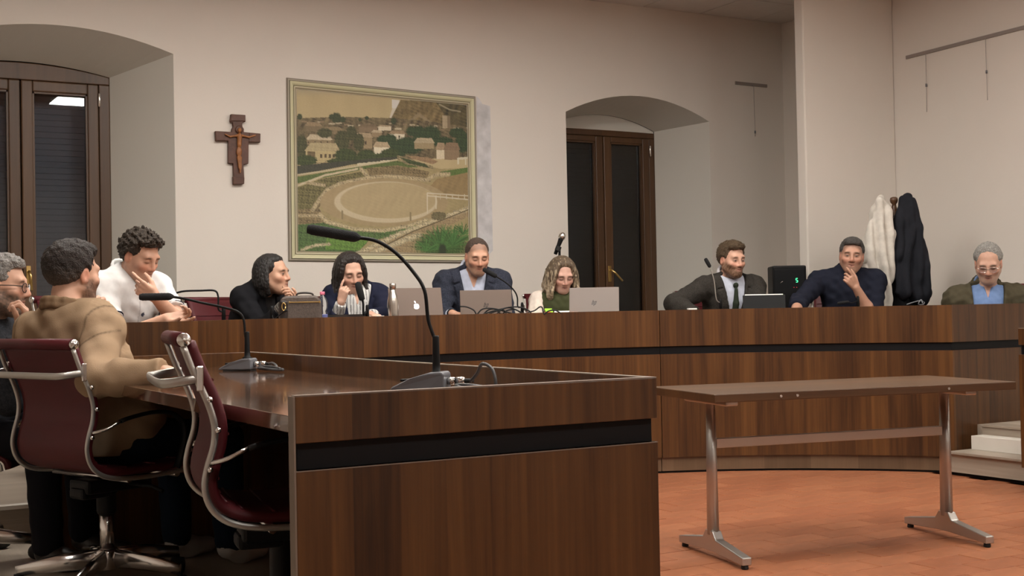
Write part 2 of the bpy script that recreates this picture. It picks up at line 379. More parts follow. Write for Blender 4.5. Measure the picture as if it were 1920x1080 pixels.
# ------------------------------------------------------------------ curved council desk, two sections
ZT, BAND, GRV = 1.073, .238, .052
def desk_path(p0, p1, n, wing=None):
    P = [arcpt(p) for p in parc(p0, p1, n)]; N = [(math.sin(p), math.cos(p)) for p in parc(p0, p1, n)]
    def w_end(i, da):
        na, nb = N[i]; h = nz([na, nb+0]) + np.array([0, 1.]); h = nz(h); k = 1/max(.5, h@np.array([0, 1.]))
        return (h[0]*k, h[1]*k)
    if wing and wing < P[0][0]:
        N[0] = w_end(0, -1); P = [(wing, P[0][1])]+P; N = [(0, 1.)]+N
    if wing and wing > P[-1][0]:
        N[-1] = w_end(-1, 1); P = P+[(wing, P[-1][1])]; N = N+[(0, 1.)]
    return P, N
def council(p0, p1, n, wing, label):
    P, N = desk_path(p0, p1, n, wing); L = [0]
    for q, r in zip(P, P[1:]): L.append(L[-1]+math.hypot(r[0]-q[0], r[1]-q[1]))
    root = empty('curved_desk', (*arcpt(R((p0+p1)/2)), 0), 0, label, 'desk', 'sections of the curved council desk')
    ox, oy = root.location.x, root.location.y
    PP = [(a-ox, b-oy) for a, b in P]
    ph0 = random.random()*5
    def sw(name, m, prof, **k):
        mb = MB().sweep(PP, N, prof); n = len(prof); ll = [(L[i], o, z) for i in range(len(PP)) for o, z in prof]
        o = mb.build(name, m, root)
        me = o.data; me.attributes['g'].data.foreach_set('vector', np.array([(x+ph0, y*.3, z0) for x, y, z0 in ll], np.float32).ravel())
        return o
    rect = lambda o0, o1, z0, z1: [(o0, z0), (o1, z0), (o1, z1), (o0, z1)]
    sw('top_band', 'walnut', rect(0, .028, ZT-BAND, ZT-.003)); sw('top_edge', 'walnut', rect(0, .028, ZT-.003, ZT))
    sw('groove_strip', 'groove', rect(.014, .03, ZT-BAND-GRV, ZT-BAND))
    sw('front_panel', 'walnut', rect(0, .028, .105, ZT-BAND-GRV))
    sw('base_riser', 'riser', rect(.02, .05, .014, .105)); sw('plinth', 'groove', rect(.03, .06, 0, .014))
    sw('desktop', 'walnut', rect(.028, .66, .985, 1.012))
    if p0 > 0:
        q = parc(SEAM-.09, SEAM+.09, 3); MB().sweep([(arcpt(p)[0]-ox, arcpt(p)[1]-oy) for p in q], [(math.sin(p), math.cos(p)) for p in q], rect(.018, .027, .106, ZT-.012)).build('seam_backing', 'groove', root)
    # supports under the worktop
    for i in range(2, len(PP)-1, 8):
        a, b = PP[i]; na, nb = N[i]
        M4 = Matrix.Translation((a+na*.32, b+nb*.32, (.985+ZP)/2)) @ Matrix.Rotation(math.atan2(nb, na), 4, 'Z')
        MB().box((0, 0, 0), (.55, .022, .985-ZP), M4=M4).build('support_panel', 'walnut', root)
    return root
SEAM = 19.9
council(-55.6, SEAM-.045, 49, 1.04, 'long left section of the curved walnut desk, running up to the vertical seam')
council(SEAM+.045, 55.6, 25, 7.42, 'right section of the curved walnut desk, from the vertical seam to the steps')

# ------------------------------------------------------------------ straight side desks with raised rims
def side_desk(a, b, Lg, sgn, label):
    """open (chair) side at x=0, rim at x=.875*sgn; near end at y=0."""
    root = empty('side_desk', (a, b, ZS), 0, label, 'desk'); W = .875; X = lambda x: x*sgn; H = .785
    def bx(name, m, lo, hi, g=None, bevel=.0015): return MB().lohi((X(lo[0]), lo[1], lo[2]), (X(hi[0]), hi[1], hi[2])).build(name, m, root, bevel=bevel, g=g)
    gx = lambda x, y, z: (x+.3, y*.3, z); gy = lambda x, y, z: (y+1.7, x*.3, z)
    bx('lit_edge_strip', 'edge', (-.004, 0, 0), (0, .030, H), None, 0)  # these pale strips carry the highlight of lit edges in their colour
    bx('lit_edge_strip', 'edge', (0, .0, H), (W, .022, H+.0022), None, 0); bx('lit_edge_strip', 'edge', (W-.022, .022, H), (W, Lg, H+.0022), None, 0); bx('lit_edge_strip', 'edge', (0, -.001, H-.1492), (W, .012, H-.147), None, 0)
    for nm, y0, y1, yg in (('end', 0, .022, .012), ('far', Lg-.022, Lg, Lg-.012)):
        out = y0 if nm == 'end' else y1
        bx('end_panel_band', 'walnut', (0, y0, H-.093), (W, y1, H), gx)
        s0, s1 = (.012, .022) if nm == 'end' else (Lg-.022, Lg-.012)
        bx('end_groove', 'groove', (.006, s0, H-.147), (W-.008, s1, H-.093))
        bx('end_panel', 'walnut', (0, y0, 0), (W, y1, H-.147), gx)
    bx('rim_band', 'walnut', (W-.022, .022, H-.093), (W, Lg-.022, H), gy)
    bx('rim_groove', 'groove', (W-.022, .022, H-.147), (W-.012, Lg-.022, H-.093))
    bx('long_panel', 'walnut', (W-.022, .022, 0), (W, Lg-.022, H-.147), gy)
    bx('desktop', 'walnut_top', (.085, .022, H-.097), (W-.022, Lg-.022, H-.060), lambda x, y, z: (x*2, z, y))
    bx('support_panel', 'walnut', (.52, Lg*.4-.011, 0), (W-.03, Lg*.4+.011, H-.097), gx)
    return root
side_desk(.868, 2.41, 2.99, 1, 'long dark walnut side desk in front, with two gooseneck microphones on it')
side_desk(6.925, 1.4, 3.49, -1, 'walnut side desk cut off at the right edge of the picture')

# ------------------------------------------------------------------ table in the middle
tb = empty('folding_table', (4.10, 4.335, 0), R(-11.2), 'low brown trestle table with aluminium T legs standing alone on the tiles', 'table')
TL, TW, TH = 1.50, .645, .733
MB().lohi((-TL/2, -TW/2, TH-.035), (TL/2, TW/2, TH)).build('tabletop', 'table_top', tb, bevel=.003, g=lambda x, y, z: (y*2, z, x))
for sx in (-1, 1):
    x = sx*.605
    lg = MB().tube([(x, 0, .10), (x, 0, TH-.05)], [.030, .022], 14, squash=(.8, 1.25)).build('leg', 'satin', tb)
    MB().lohi((x-.03, -.20, TH-.062), (x+.03, .20, TH-.035)).build('bracket', 'satin', lg, bevel=.006)
    prof = [(-.30, .018), (-.30, .05), (-.06, .085), (-.033, .12), (.033, .12), (.06, .085), (.30, .05), (.30, .018), (.04, .03), (-.04, .03)]
    MB().prism(prof, lambda y, z: (x-.022, y, z), lambda y, z: (x+.022, y, z)).build('foot', 'satin', lg, bevel=.004)
    for sy in (-1, 1): MB().lathe([(.014, 0), (.016, .004), (.014, .020)], (x, sy*.28, 0), 10).build('glide', 'rubber', lg)
MB().lohi((-.585, -.012, .475), (.585, .012, .517)).build('stretcher', 'satin', tb, bevel=.003)
for sx in (-.34, -.28, .3): MB().lathe([(.006, 0), (.006, .004)], M4=Matrix.Translation((sx*1.3, -TW/2+.001, TH-.018)) @ Matrix.Rotation(R(90), 4, 'X'), n=8).build('screw', 'steel', tb)
# ------------------------------------------------------------------ aluminium frame chairs
def make_chair(loc, rz, label, hz=0.0):
    t = empty('swivel_chair', loc, rz, label, 'chair', 'burgundy swivel chairs')
    k = [(-.258, .880), (-.234, .815), (-.205, .75), (-.188, .69), (-.190, .64), (-.206, .585), (-.212, .54), (-.198, .495), (-.160, .462), (-.10, .446), (0, .441), (.12, .446), (.20, .452), (.238, .438), (.248, .41)]
    prof = [np.array([0, y, z+hz]) for y, z in k]; cv = catmull(prof, 4)
    T = [nz(cv[min(i+1, len(cv)-1)]-cv[max(i-1, 0)]) for i in range(len(cv))]
    Nn = [np.array([0, t_[2], -t_[1]])*-1 for t_ in T]                 # towards the sitter
    Nn = [n if n[1]+n[2] > 0 or i < 3 else n for i, n in enumerate(Nn)]
    # sling: thick swept slab
    sl = MB(); hw = .222; vs = []; n = 8
    for i, (p, nn) in enumerate(zip(cv, Nn)):
        c = p+nn*.012
        for x, d in ((-hw, -.008), (-hw, .010), (-hw+.02, .016), (hw-.02, .016), (hw, .010), (hw, -.008), (hw-.02, -.010), (-hw+.02, -.010)):
            vs.append(c+np.array([x, 0, 0])+nn*d)
    m = len(cv)
    fs = [(i*n+j, i*n+(j+1) % n, (i+1)*n+(j+1) % n, (i+1)*n+j) for i in range(m-1) for j in range(n)]+[tuple(range(n)), tuple((m-1)*n+j for j in range(n))]
    sl.add(vs, fs, smooth=True); sling = sl.build('sling_seat_and_back', 'red', t)
    rl = MB()
    for i in range(6, m-8, 4):                                           # stitched cross ribs on the front face
        p = cv[i]+Nn[i]*.028; rl.tube([p+np.array([-hw+.02, 0, 0]), p+np.array([hw-.02, 0, 0])], .004, 6)
    rl.build('stitched_ribs', 'red', sling)
    MB().tube([cv[0]+np.array([-.232, -.004, .012]), cv[0]+np.array([.232, -.004, .012])], .0185, 16).build('top_roll', 'red', sling)
    for s in (-1, 1):
        x = s*.236
        r = MB().tube([c+np.array([x, 0, 0])-nn*.006 for c, nn in zip(cv, Nn)], .0072, 8, squash=(.75, 1.15), up=(1, 0, 0)).build('side_rail', 'satin', t)
        X = Matrix.Translation((x, cv[0][1]-.004, cv[0][2]+.012)) @ Matrix.Rotation(s*PI/2, 4, 'Y')
        MB().lathe([(.014, -.006), (.0165, 0), (.0165, .007), (.015, .009), (.006, .0095), (.006, .013), (.001, .0135)], M4=X, n=16).build('end_disc', 'steel', r)
        for j in (8, 13, 20): MB().lathe([(.007, 0), (.007, .008), (.001, .010)], M4=Matrix.Translation(Vector(cv[j]+np.array([x+s*.008, 0, 0]))) @ Matrix.Rotation(s*PI/2, 4, 'Y'), n=8).build('bolt', 'steel', r)
        ap = catmull([(x+s*.008, -.200, .600+hz), (x+s*.035, -.165, .612+hz), (x+s*.045, -.10, .640+hz), (x+s*.045, .02, .655+hz), (x+s*.045, .10, .635+hz), (x+s*.035, .135, .57+hz), (x+s*.012, .12, .455+hz)], 4)
        MB().tube(ap[:8], .010, 8, squash=(.6, 1.2), up=(0, 0, 1)).build('armrest', 'steel', t); MB().tube(ap[7:], .012, 8, squash=(.6, 1.3), up=(0, 0, 1)).build('arm_pad', 'black', t)
    hb = catmull([(-.236, -.226, .80+hz), (-.236, -.262, .795+hz), (-.215, -.305, .79+hz), (-.17, -.318, .79+hz), (0, -.32, .79+hz), (.17, -.318, .79+hz), (.215, -.305, .79+hz), (.236, -.262, .795+hz), (.236, -.226, .80+hz)], 4)
    MB().tube(hb, .0115, 8, squash=(1.0, .4), up=(0, 0, 1)).build('back_handle', 'satin', t)
    for s in (-1, 1): MB().box((s*.240, -.226, .80+hz), (.010, .016, .06)).build('handle_bracket', 'steel', t, bevel=.003)
    for y in (-.06, .13): MB().tube([(-.236, y, .432+hz), (.236, y, .432+hz)], .011, 8).build('cross_bar', 'steel', t)
    MB().box((0, .02, .395+hz), (.12, .26, .05)).box((0, -.06, .372+hz), (.09, .12, .04)).build('tilt_mechanism', 'black', t, bevel=.012)
    MB().tube([(.05, .03, .40+hz), (.20, .05, .395+hz), (.25, .06, .38+hz)], .007, 8).build('lever', 'black', t)
    MB().lathe([(.030, .26), (.034, .27), (.034, .36+hz), (.045, .375+hz)], n=14).build('column_sleeve', 'black', t)
    MB().lathe([(.024, .13), (.024, .27)], n=14).build('column', 'steel', t)
    MB().lathe([(.030, .065), (.040, .075), (.042, .125), (.034, .14)], n=16).build('hub', 'steel', t)
    for i in range(5):
        A = 2*PI*i/5+.35; ca, sa = math.cos(A), math.sin(A)
        pts = [(ca*r_, sa*r_, z) for r_, z in ((.03, .105), (.16, .098), (.30, .080))]
        l = MB().tube(pts, [.034, .030, .020], 8, squash=(1.0, .42)).build('base_leg', 'steel', t)
        cm = Matrix.Translation((ca*.30, sa*.30, .03)) @ Matrix.Rotation(A+.7*i, 4, 'Z') @ Matrix.Rotation(PI/2, 4, 'X')
        MB().lathe([(.012, -.024), (.028, -.022), (.030, -.006), (.030, .006), (.028, .022), (.012, .024)], M4=cm, n=14).build('caster', 'rubber', t)
        MB().lathe([(.008, .03), (.008, .07)], (ca*.30, sa*.30, 0), 8).build('stem', 'black', l)
    return t

# ------------------------------------------------------------------ microphones
def desk_mic(loc, rz, label, stem, tip, tip_r=.0145, scale=1, plug=True, cable=None):
    """base nose points to local -x; stem = list of local points, windscreen runs from stem end to tip"""
    t = empty('gooseneck_microphone', loc, rz, label, 'microphone', 'gooseneck microphones')
    b = MB()
    prof = [(-.085, .004), (-.080, .012), (-.03, .034), (.02, .048), (.052, .050), (.058, .044), (.058, .006), (.02, .004)]
    b.prism(prof, lambda x, z: (x*scale, -.036*scale*(1-.25*(x < -.05)), z*scale), lambda x, z: (x*scale, .036*scale*(1-.25*(x < -.05)), z*scale))
    bo = b.build('base', 'grey', t, bevel=.006)
    MB().lohi((-.062*scale, -.03*scale, 0), (.055*scale, .03*scale, .005)).build('foot_pad', 'rubber', bo)
    MB().box((-.045*scale, 0, .0285*scale), (.03*scale, .03*scale, .006*scale), M4=None).build('talk_button', 'black', bo, bevel=.002)
    MB().lathe([(.020, .046), (.020, .052), (.012, .056), (.011, .075), (.0095, .15), (.0085, .155)], (.03*scale, 0, 0), 14).build('stem_socket', 'black', t)
    cv = catmull(stem, 6)
    MB().tube(cv, .0052, 10).build('gooseneck', 'black', t)
    e = np.asarray(cv[-1]); d = np.asarray(tip, float)-e; L = np.linalg.norm(d)
    M4 = Matrix.Translation(Vector(e)) @ Vector(d).to_track_quat('Z', 'Y').to_matrix().to_4x4()
    pr = [(.006, -.012), (tip_r*.9, 0)]
    nrib = 9
    for i in range(nrib): z = L*(.04+.9*i/nrib); pr += [(tip_r, z), (tip_r*1.04, z+L*.05)]
    pr += [(tip_r*.8, L*.985), (.001, L)]
    MB().lathe(pr, M4=M4, n=16).build('windscreen', 'foam', t)
    if plug:
        X = Matrix.Translation((.058*scale, 0, .026*scale)) @ Matrix.Rotation(PI/2, 4, 'Y')
        MB().lathe([(.0105, 0), (.0105, .022)], M4=X, n=14).lathe([(.0115, .026), (.0115, .046), (.009, .050)], M4=X, n=14).build('plug', 'steel', t)
        MB().lathe([(.0085, .022), (.0085, .026)], M4=X, n=12).lathe([(.007, .050), (.005, .075)], M4=X, n=10).build('plug_boot', 'rubber', t)
    if cable is not None: MB().tube(catmull(cable, 6), .0048, 8).build('cable', 'cable', t)
    return t
ZD = ZS+.785-.060                                                    # top of the side desk's working surface
def local(p, org, rz):
    d = np.asarray(p)-np.asarray(org); c, s_ = math.cos(-rz), math.sin(-rz); return np.array([c*d[0]-s_*d[1], s_*d[0]+c*d[1], d[2]])
def pix_mic(base_px, label, q, pix, tip, Y, coil, s=1, zb=ZD, cab=None, **k):
    o = onz(*base_px, zb); fx = dirq(q); rz = math.atan2(fx[1], fx[0])
    Yb = o@FWD0
    st = [np.array([.03*s, 0, .13])]
    for (x, y, dy) in pix: st.append(local(at(x, y, Yb+dy), o, rz))
    st[0][2] = min(.13, st[1][2]-.02)
    st = [np.array([.03*s, 0, .06])]+st
    return desk_mic(tuple(o), rz, label, st, local(at(tip[0], tip[1], Yb+tip[2]), o, rz), scale=s, cable=cab, **k)
coil1 = [(.13, 0, .026), (.155, -.02, .05), (.18, -.06, .078), (.215, -.09, .062), (.22, -.10, .012), (.15, -.07, .008), (.09, -.03, .010), (.11, -.06, .014), (.19, -.10, .014), (.24, -.14, .012), (.17, -.09, .020), (.10, -.04, .020), (.15, -.09, .010), (.23, -.13, .010)]
pix_mic((797, 734), 'gooseneck microphone nearest the camera, its long foam windscreen reaching over the painted mural', 78,
        [(803, 600, 0), (796, 545, 0), (775, 510, .02), (742, 474, .03), (706, 452, .03), (668, 445, .03)], (575, 429, .02), 3.2, None, 1.12, cab=coil1)
coil2 = [(.12, 0, .026), (.15, -.03, .030), (.19, -.09, .018), (.16, -.09, .008), (.09, -.03, .010), (.12, -.07, .012), (.19, -.12, .010), (.23, -.155, .014), (.18, -.10, .018), (.10, -.04, .018), (.15, -.09, .010), (.22, -.15, .008), (.25, -.17, .010), (.2, -.12, .016)]
pix_mic((451, 695), 'second gooseneck microphone farther along the front desk, bent towards the man in white', 78,
        [(460, 630, 0), (457, 600, 0), (446, 585, 0), (418, 576, .01), (380, 568, .02), (345, 560, .02), (320, 556, .02)], (261, 557, .02), 4.8, None, 1.0, cab=coil2)
ph = onz(655, 699, ZD); MB().box((0, 0, .005), (.075, .15, .009)).build('mobile_phone', 'black', None, tuple(ph), R(70), bevel=.004)
tag(bpy.data.objects['mobile_phone'], 'black phone lying flat on the front desk between the two microphones', 'phone')
MB().box((0, 0, .0052), (.069, .140, .0092)).build('screen', 'glass', bpy.data.objects['mobile_phone'])

ZK = 1.012                                                           # top of the curved desk's working surface
def arc_at(px, rr, z):
    """point of the desk at radius rr on the vertical plane through image column px"""
    d = ray(px, 590); ux, uy = d[0], d[1]; A_ = ux*ux+uy*uy; B_ = -2*(ux*3.96+uy*4.01); C_ = 3.96**2+4.01**2-rr*rr
    t = (-B_+math.sqrt(max(B_*B_-4*A_*C_, 0)))/(2*A_); return np.array([ux*t, uy*t, z])
def simple_mic(px, rr, label, stem_px, tip_px, r=.008, mat_='black', tip_r=.011):
    o = arc_at(px, rr, ZK); Y = o@FWD0
    t = empty('gooseneck_microphone', tuple(o), 0, label, 'microphone', 'gooseneck microphones')
    MB().prism([(-.07, .003), (-.03, .03), (.05, .04), (.055, .004)], lambda x, z: (x, -.035, z), lambda x, z: (x, .035, z)).build('base', 'grey', t, bevel=.005)
    MB().lathe([(.012, .036), (.010, .12), (.007, .13)], (.03, 0, 0), 12).build('stem_socket', 'black', t)
    P = [np.array([.03, 0, .10])]+[at(x, y, Y+d)-o for x, y, d in stem_px]
    MB().tube(catmull(P, 6), r*.62, 8).build('gooseneck', mat_, t)
    e = P[-1]; tp = at(tip_px[0], tip_px[1], Y+tip_px[2])-o; d = tp-e; L = np.linalg.norm(d)
    M4 = Matrix.Translation(Vector(e)) @ Vector(d).to_track_quat('Z', 'Y').to_matrix().to_4x4()
    MB().lathe([(.005, -.006), (tip_r*.9, 0), (tip_r, L*.2), (tip_r*1.05, L*.6), (tip_r*.9, L*.93), (.001, L)], M4=M4, n=14).build('windscreen', 'foam', t)
    return t
simple_mic(409, 3.30, 'gooseneck microphone rising beside the empty burgundy chair back, bent to the left', [(410, 580, 0), (409, 556, 0), (402, 545, 0), (375, 545, 0), (345, 546, 0), (325, 551, 0)], (290, 555, 0), r=.0085)
simple_mic(500, 3.22, 'slim gooseneck stem leaning in front of the woman in black beside the bag', [(513, 598, 0), (525, 590, 0), (533, 584, 0)], (539, 581, 0), r=.005, tip_r=.006)
simple_mic(680, 3.25, 'upright black microphone in front of the long haired woman in a striped shirt', [(682, 590, 0), (681, 570, 0), (679, 562, 0)], (670, 528, 0), r=.012, tip_r=.020)
simple_mic(972, 3.22, 'gooseneck microphone bent towards the mouth of the man in the blue jacket', [(971, 575, 0), (970, 558, 0), (964, 545, 0), (950, 531, 0), (930, 518, 0)], (905, 504, .02), r=.008, tip_r=.0155)
simple_mic(1345, 3.3, 'thin straight gooseneck microphone with a small head before the bearded man', [(1343, 560, 0), (1339, 527, 0), (1331, 500, 0)], (1322, 484, 0), r=.006, mat_='satin', tip_r=.013)
simple_mic(1603, 3.22, 'low folded microphone lying on the desk before the man in the navy sweater', [(1598, 568, 0), (1590, 566, 0)], (1570, 569, 0), r=.006, tip_r=.010)

# ------------------------------------------------------------------ things on the curved desk
def laptop(px, rr, q, w_, h_, tilt, m, label, logo=None, edge='steel'):
    """lid seen from behind; q heading of the lid's back"""
    o = arc_at(px, rr, ZK); d = dirq(q); rz = math.atan2(d[1], d[0])+PI/2   # local -y looks along d
    t = empty('laptop', tuple(o), rz, label, 'laptop', 'open laptops on the curved desk')
    MB().lohi((-w_/2, 0, 0), (w_/2, h_*.98, .014)).build('keyboard_base', m, t, bevel=.004)
    L4 = Matrix.Translation((0, 0, .012)) @ Matrix.Rotation(R(tilt), 4, 'X')
    lid = MB().box((0, 0, h_/2), (w_, .007, h_), M4=L4).build('lid', m, t, bevel=.003)
    MB().box((0, .004, h_/2), (w_-.012, .0015, h_-.014), M4=L4).build('screen', 'glass', lid)
    if logo: logo(lid, L4, h_)
    return t
M['lap_warm'] = mat('warm_silver_lid', (.155, .112, .09), .5, .2)
M['lap_grey'] = mat('silver_lid', (.24, .20, .18), .5, .2)
M['apple_glow'] = mat('lit_logo', (.9, .9, .95), .4, emit=(1, 1, 1, 3.2))
M['logo_dark'] = mat('logo_dark', (.03, .028, .028), .25, .3)
def apple(lid, L4, h):
    r = .018; pts = []
    for i in range(32):
        t = 2*PI*i/32; x, z = math.sin(t), math.cos(t)
        k = 1-.16*max(0, z)**6*(1-abs(x))-.10*max(0, -z)**8
        X = x*r*.98*k; Z = z*r*1.02*k
        bx, bz = r*1.22, r*.12; dd = math.hypot(X-bx, Z-bz)
        if dd < r*.52: u = nz([X-bx, Z-bz]); X, Z = bx+u[0]*r*.52, bz+u[1]*r*.52
        pts.append((X, Z))
    f0 = lambda x, z: L4 @ Vector((-x, -.0043, z+h*.47)); f1 = lambda x, z: L4 @ Vector((-x, -.0030, z+h*.47))
    leaf = [(.001, .022), (.003, .030), (.010, .036), (.0105, .029), (.007, .023)]
    MB().prism(pts, f0, f1).prism(leaf, f0, f1).build('logo', 'apple_glow', lid)
def slashes(lid, L4, h):
    f0 = lambda x, z: L4 @ Vector((x, -.0042, z+h*.50)); f1 = lambda x, z: L4 @ Vector((x, -.0030, z+h*.50)); mb = MB()
    def bar(x, z0, z1, wd=.0036): k = .34; mb.prism([(x+z0*k, z0), (x+wd+z0*k, z0), (x+wd+z1*k, z1), (x+z1*k, z1)], f0, f1)
    bar(-.014, -.012, .020); bar(-.0065, -.012, .012); bar(.0015, -.020, .012); bar(.010, -.012, .012)
    mb.prism([(-.0095, .009), (-.0015, .009), (-.0005, .012), (-.0085, .012)], f0, f1); mb.prism([(.006, .009), (.0135, .009), (.0145, .012), (.007, .012)], f0, f1); mb.prism([(-.002, -.012), (.006, -.012), (.007, -.009), (-.001, -.009)], f0, f1)
    mb.build('logo', 'logo_dark', lid)
laptop(783, 3.22, 22, .345, .225, -14, 'lap_warm', 'silver laptop with a lit white logo beside the steel bottle', apple)
laptop(912, 3.26, 5, .335, .205, -10, 'lap_warm', 'silver laptop with a dark slanted logo before the man in the blue jacket', slashes)
laptop(1114, 3.27, -8, .335, .215, -12, 'lap_grey', 'pale silver laptop with a dark slanted logo before the blonde woman', slashes)
M['paper'] = mat('white_paper', (.85, .83, .80), .7)
# black tablet in a stand, reflected light painted white along its top edge
o = arc_at(1434, 3.22, ZK); d = dirq(-6); t = empty('tablet_computer', tuple(o), math.atan2(d[1], d[0])+PI/2, 'black tablet with reflected light painted on its top edge before the bearded man', 'tablet')
L4 = Matrix.Translation((0, 0, .004)) @ Matrix.Rotation(R(-14), 4, 'X')
b_ = MB().box((0, 0, .075), (.285, .010, .150), M4=L4).build('body', 'black', t, bevel=.003)
MB().box((0, .001, .151), (.255, .009, .010), M4=L4).build('top_edge', 'paper', t)
MB().box((0, .006, .072), (.27, .001, .13), M4=L4).build('screen', 'glass', b_)
MB().lohi((-.10, -.002, 0), (.10, .12, .008)).build('stand', 'black', t)
# steel bottle
o = arc_at(737, 3.24, ZK); t = empty('steel_bottle', tuple(o), 0, 'brushed steel drinking bottle between the long haired woman and a laptop', 'bottle')
MB().lathe([(.030, 0), (.0345, .004), (.0355, .02), (.0355, .125), (.034, .15), (.028, .18), (.0185, .21), (.0165, .222)], n=28).build('body', 'brushed', t)
MB().lathe([(.018, .222), (.0205, .224), (.0205, .252), (.018, .258), (.001, .259)], n=24).build('cap', 'brushed', t)
# plastic bottle
M['clear'] = mat('clear_plastic', (.9, .93, .97), .06); M['clear'].node_tree.nodes['Principled BSDF'].inputs['Transmission Weight'].default_value = .96; M['clear'].node_tree.nodes['Principled BSDF'].inputs['IOR'].default_value = 1.2
M['pink'] = mat('pink_cap', (.78, .20, .30), .4); M['label_blue'] = mat('label_blue', (.12, .14, .34), .35)
o = arc_at(605, 3.22, ZK); t = empty('water_bottle', tuple(o), 0, 'clear plastic water bottle with a pink cap beside the brown bag', 'bottle')
MB().lathe([(.024, 0), (.028, .004), (.028, .03), (.026, .038), (.028, .046), (.0285, .085), (.023, .098), (.0245, .106), (.029, .118), (.0295, .145), (.024, .168), (.0125, .182), (.0115, .196)], n=24).build('body', 'clear', t)
MB().lathe([(.0286, .040), (.0289, .044), (.0289, .074), (.0286, .078)], n=24).build('label', 'label_blue', t)
MB().lathe([(.0135, .190), (.0145, .192), (.0145, .206), (.013, .209), (.001, .209)], n=18).build('cap', 'pink', t)
# handbag
M['bag'] = mat('brown_bag_canvas', (.085, .062, .05), .5, bump=.25, bscale=160, var=.25, vscale=70); M['bag_dark'] = mat('bag_leather', (.022, .014, .011), .4)
o = arc_at(563, 3.27, ZK); d = dirq(12); t = empty('handbag', tuple(o), math.atan2(d[1], d[0])+PI/2, 'brown boxy handbag with brass zip standing before the woman in black', 'bag')
prof = [(-.125, 0), (.125, 0), (.118, .15), (.10, .178), (.085, .187), (-.08, .187), (-.10, .178), (-.118, .15)]
MB().prism(prof, lambda x, z: (x, -.055+.10*max(0, z-.15), z), lambda x, z: (x, .055-.10*max(0, z-.15), z)).build('body', 'bag', t, bevel=.012)
MB().lohi((-.118, -.066, .0), (-.07, -.03, .168)).build('side_panel', 'bag_dark', t, bevel=.02)
MB().lohi((-.062, -.0595, .146), (.108, -.056, .152)).build('zip', 'brass', t, bevel=.001)
MB().lohi((-.066, -.061, .143), (-.058, -.055, .155)).lohi((.104, -.061, .143), (.112, -.055, .155)).build('zip_end', 'brass', t, bevel=.002)
MB().tube(catmull([(-.02, 0, .182), (-.012, 0, .199), (.03, 0, .203), (.068, 0, .197), (.075, 0, .182)], 5), .0055, 8).build('handle', 'bag_dark', t)
cl = [(-.095+.010*math.cos(a_), -.072, 0.125+.022*math.sin(a_)) for a_ in np.linspace(0, 2*PI, 14)]
MB().tube(cl, .0032, 8).tube([(-.095, -.072, .103), (-.094, -.073, .091)], .005, 8).build('clasp', 'brass', t)
# black folder before the long haired woman
o = arc_at(655, 3.23, ZK); d = dirq(5)
fo = MB().prism([(-.15, 0), (.15, 0), (.15, .02), (-.15, .02)], lambda x, z: (x, -.02, z), lambda x, z: (x*.9, .20, z+.055+.0*x)).build('document_folder', 'black', None, tuple(o), math.atan2(d[1], d[0])+PI/2, bevel=.004)
tag(fo, 'black document folder propped on the desk before the long haired woman', 'folder')
# papers / folders before the blonde woman
M['lime'] = mat('lime_folder', (.33, .62, .05), .5); M['yellow'] = mat('yellow_folder', (.85, .55, .03), .5); M['redp'] = mat('red_folder', (.62, .05, .03), .5)
def sheet(px, rr, zc, d_, tilt, rz, m, nm, label, cat='folder'):
    o = arc_at(px, rr, ZK+zc); ob = MB().box((0, 0, 0), d_).build(nm, m, None, tuple(o), 0, bevel=.002); ob.rotation_euler = (R(tilt), 0, ang(dirq(180))+R(rz)); tag(ob, label, cat); return ob
sheet(1031, 3.34, .052, (.05, .13, .012), 28, 10, 'lime', 'lime_folder', 'lime green folder tilted up before the blonde woman')
sheet(1026, 3.20, .042, (.035, .08, .045), 0, 8, 'redp', 'red_box', 'small red box beside the white sleeve of the blonde woman', 'box')
sheet(1037, 3.18, .040, (.04, .06, .04), 0, -5, 'yellow', 'yellow_box', 'small yellow box next to the red one before the blonde woman', 'box')
sheet(1052, 3.23, .050, (.10, .14, .006), 14, -8, 'paper', 'paper_sheet', 'white papers tilted beside the pale laptop', 'paper')
sheet(1297, 3.32, .045, (.06, .10, .05), 0, 0, 'paper', 'paper_pad', 'white paper pad under the bearded man\'s forearm', 'paper')
sheet(706, 3.20, .052, (.09, .05, .012), 10, 0, 'paper', 'note_card', 'white note card by the resting hand of the long haired woman', 'paper')
# cable tangle
o = arc_at(940, 3.16, ZK); Yc = o@FWD0
t = empty('cable_tangle', tuple(o), 0, 'tangle of black cables on the desk between the two slanted logo laptops', 'cables')
cc = [[(862, 573), (875, 574), (888, 580), (893, 588)], [(893, 590), (905, 578), (925, 577), (945, 582), (965, 588)], [(903, 592), (915, 580), (928, 578), (938, 586), (950, 588)], [(928, 590), (945, 577), (972, 574), (990, 580), (998, 588)],
      [(905, 588), (920, 583), (940, 578), (958, 576), (985, 588)], [(940, 590), (950, 581), (966, 579), (980, 586), (1005, 590)], [(990, 584), (1002, 581), (1012, 574), (1017, 576), (1020, 587), (1028, 582), (1040, 580), (1052, 586)], [(912, 590), (922, 585), (934, 581), (944, 580), (952, 590)]]
for i, c in enumerate(cc): MB().tube(catmull([at(x, y+1.5, Yc+.02*(i % 3-1))-o for x, y in c], 6), .0045, 6).build('cable', 'rubber', t)
o = arc_at(1725, 3.2, ZK); Yc = o@FWD0
t = empty('coiled_cable', tuple(o), 0, 'loose loop of grey cable on the desk in front of the dark coat', 'cable')
MB().tube(catmull([at(x, y, Yc+d_)-o for x, y, d_ in ((1700, 571, 0), (1712, 567, 0), (1725, 564, .03), (1733, 567, .05), (1730, 571, .02), (1722, 570, 0), (1727, 562, 0), (1730, 569, -.02))], 6), .004, 6).build('cable', 'grey', t)
# white cups? thermos lids behind: none

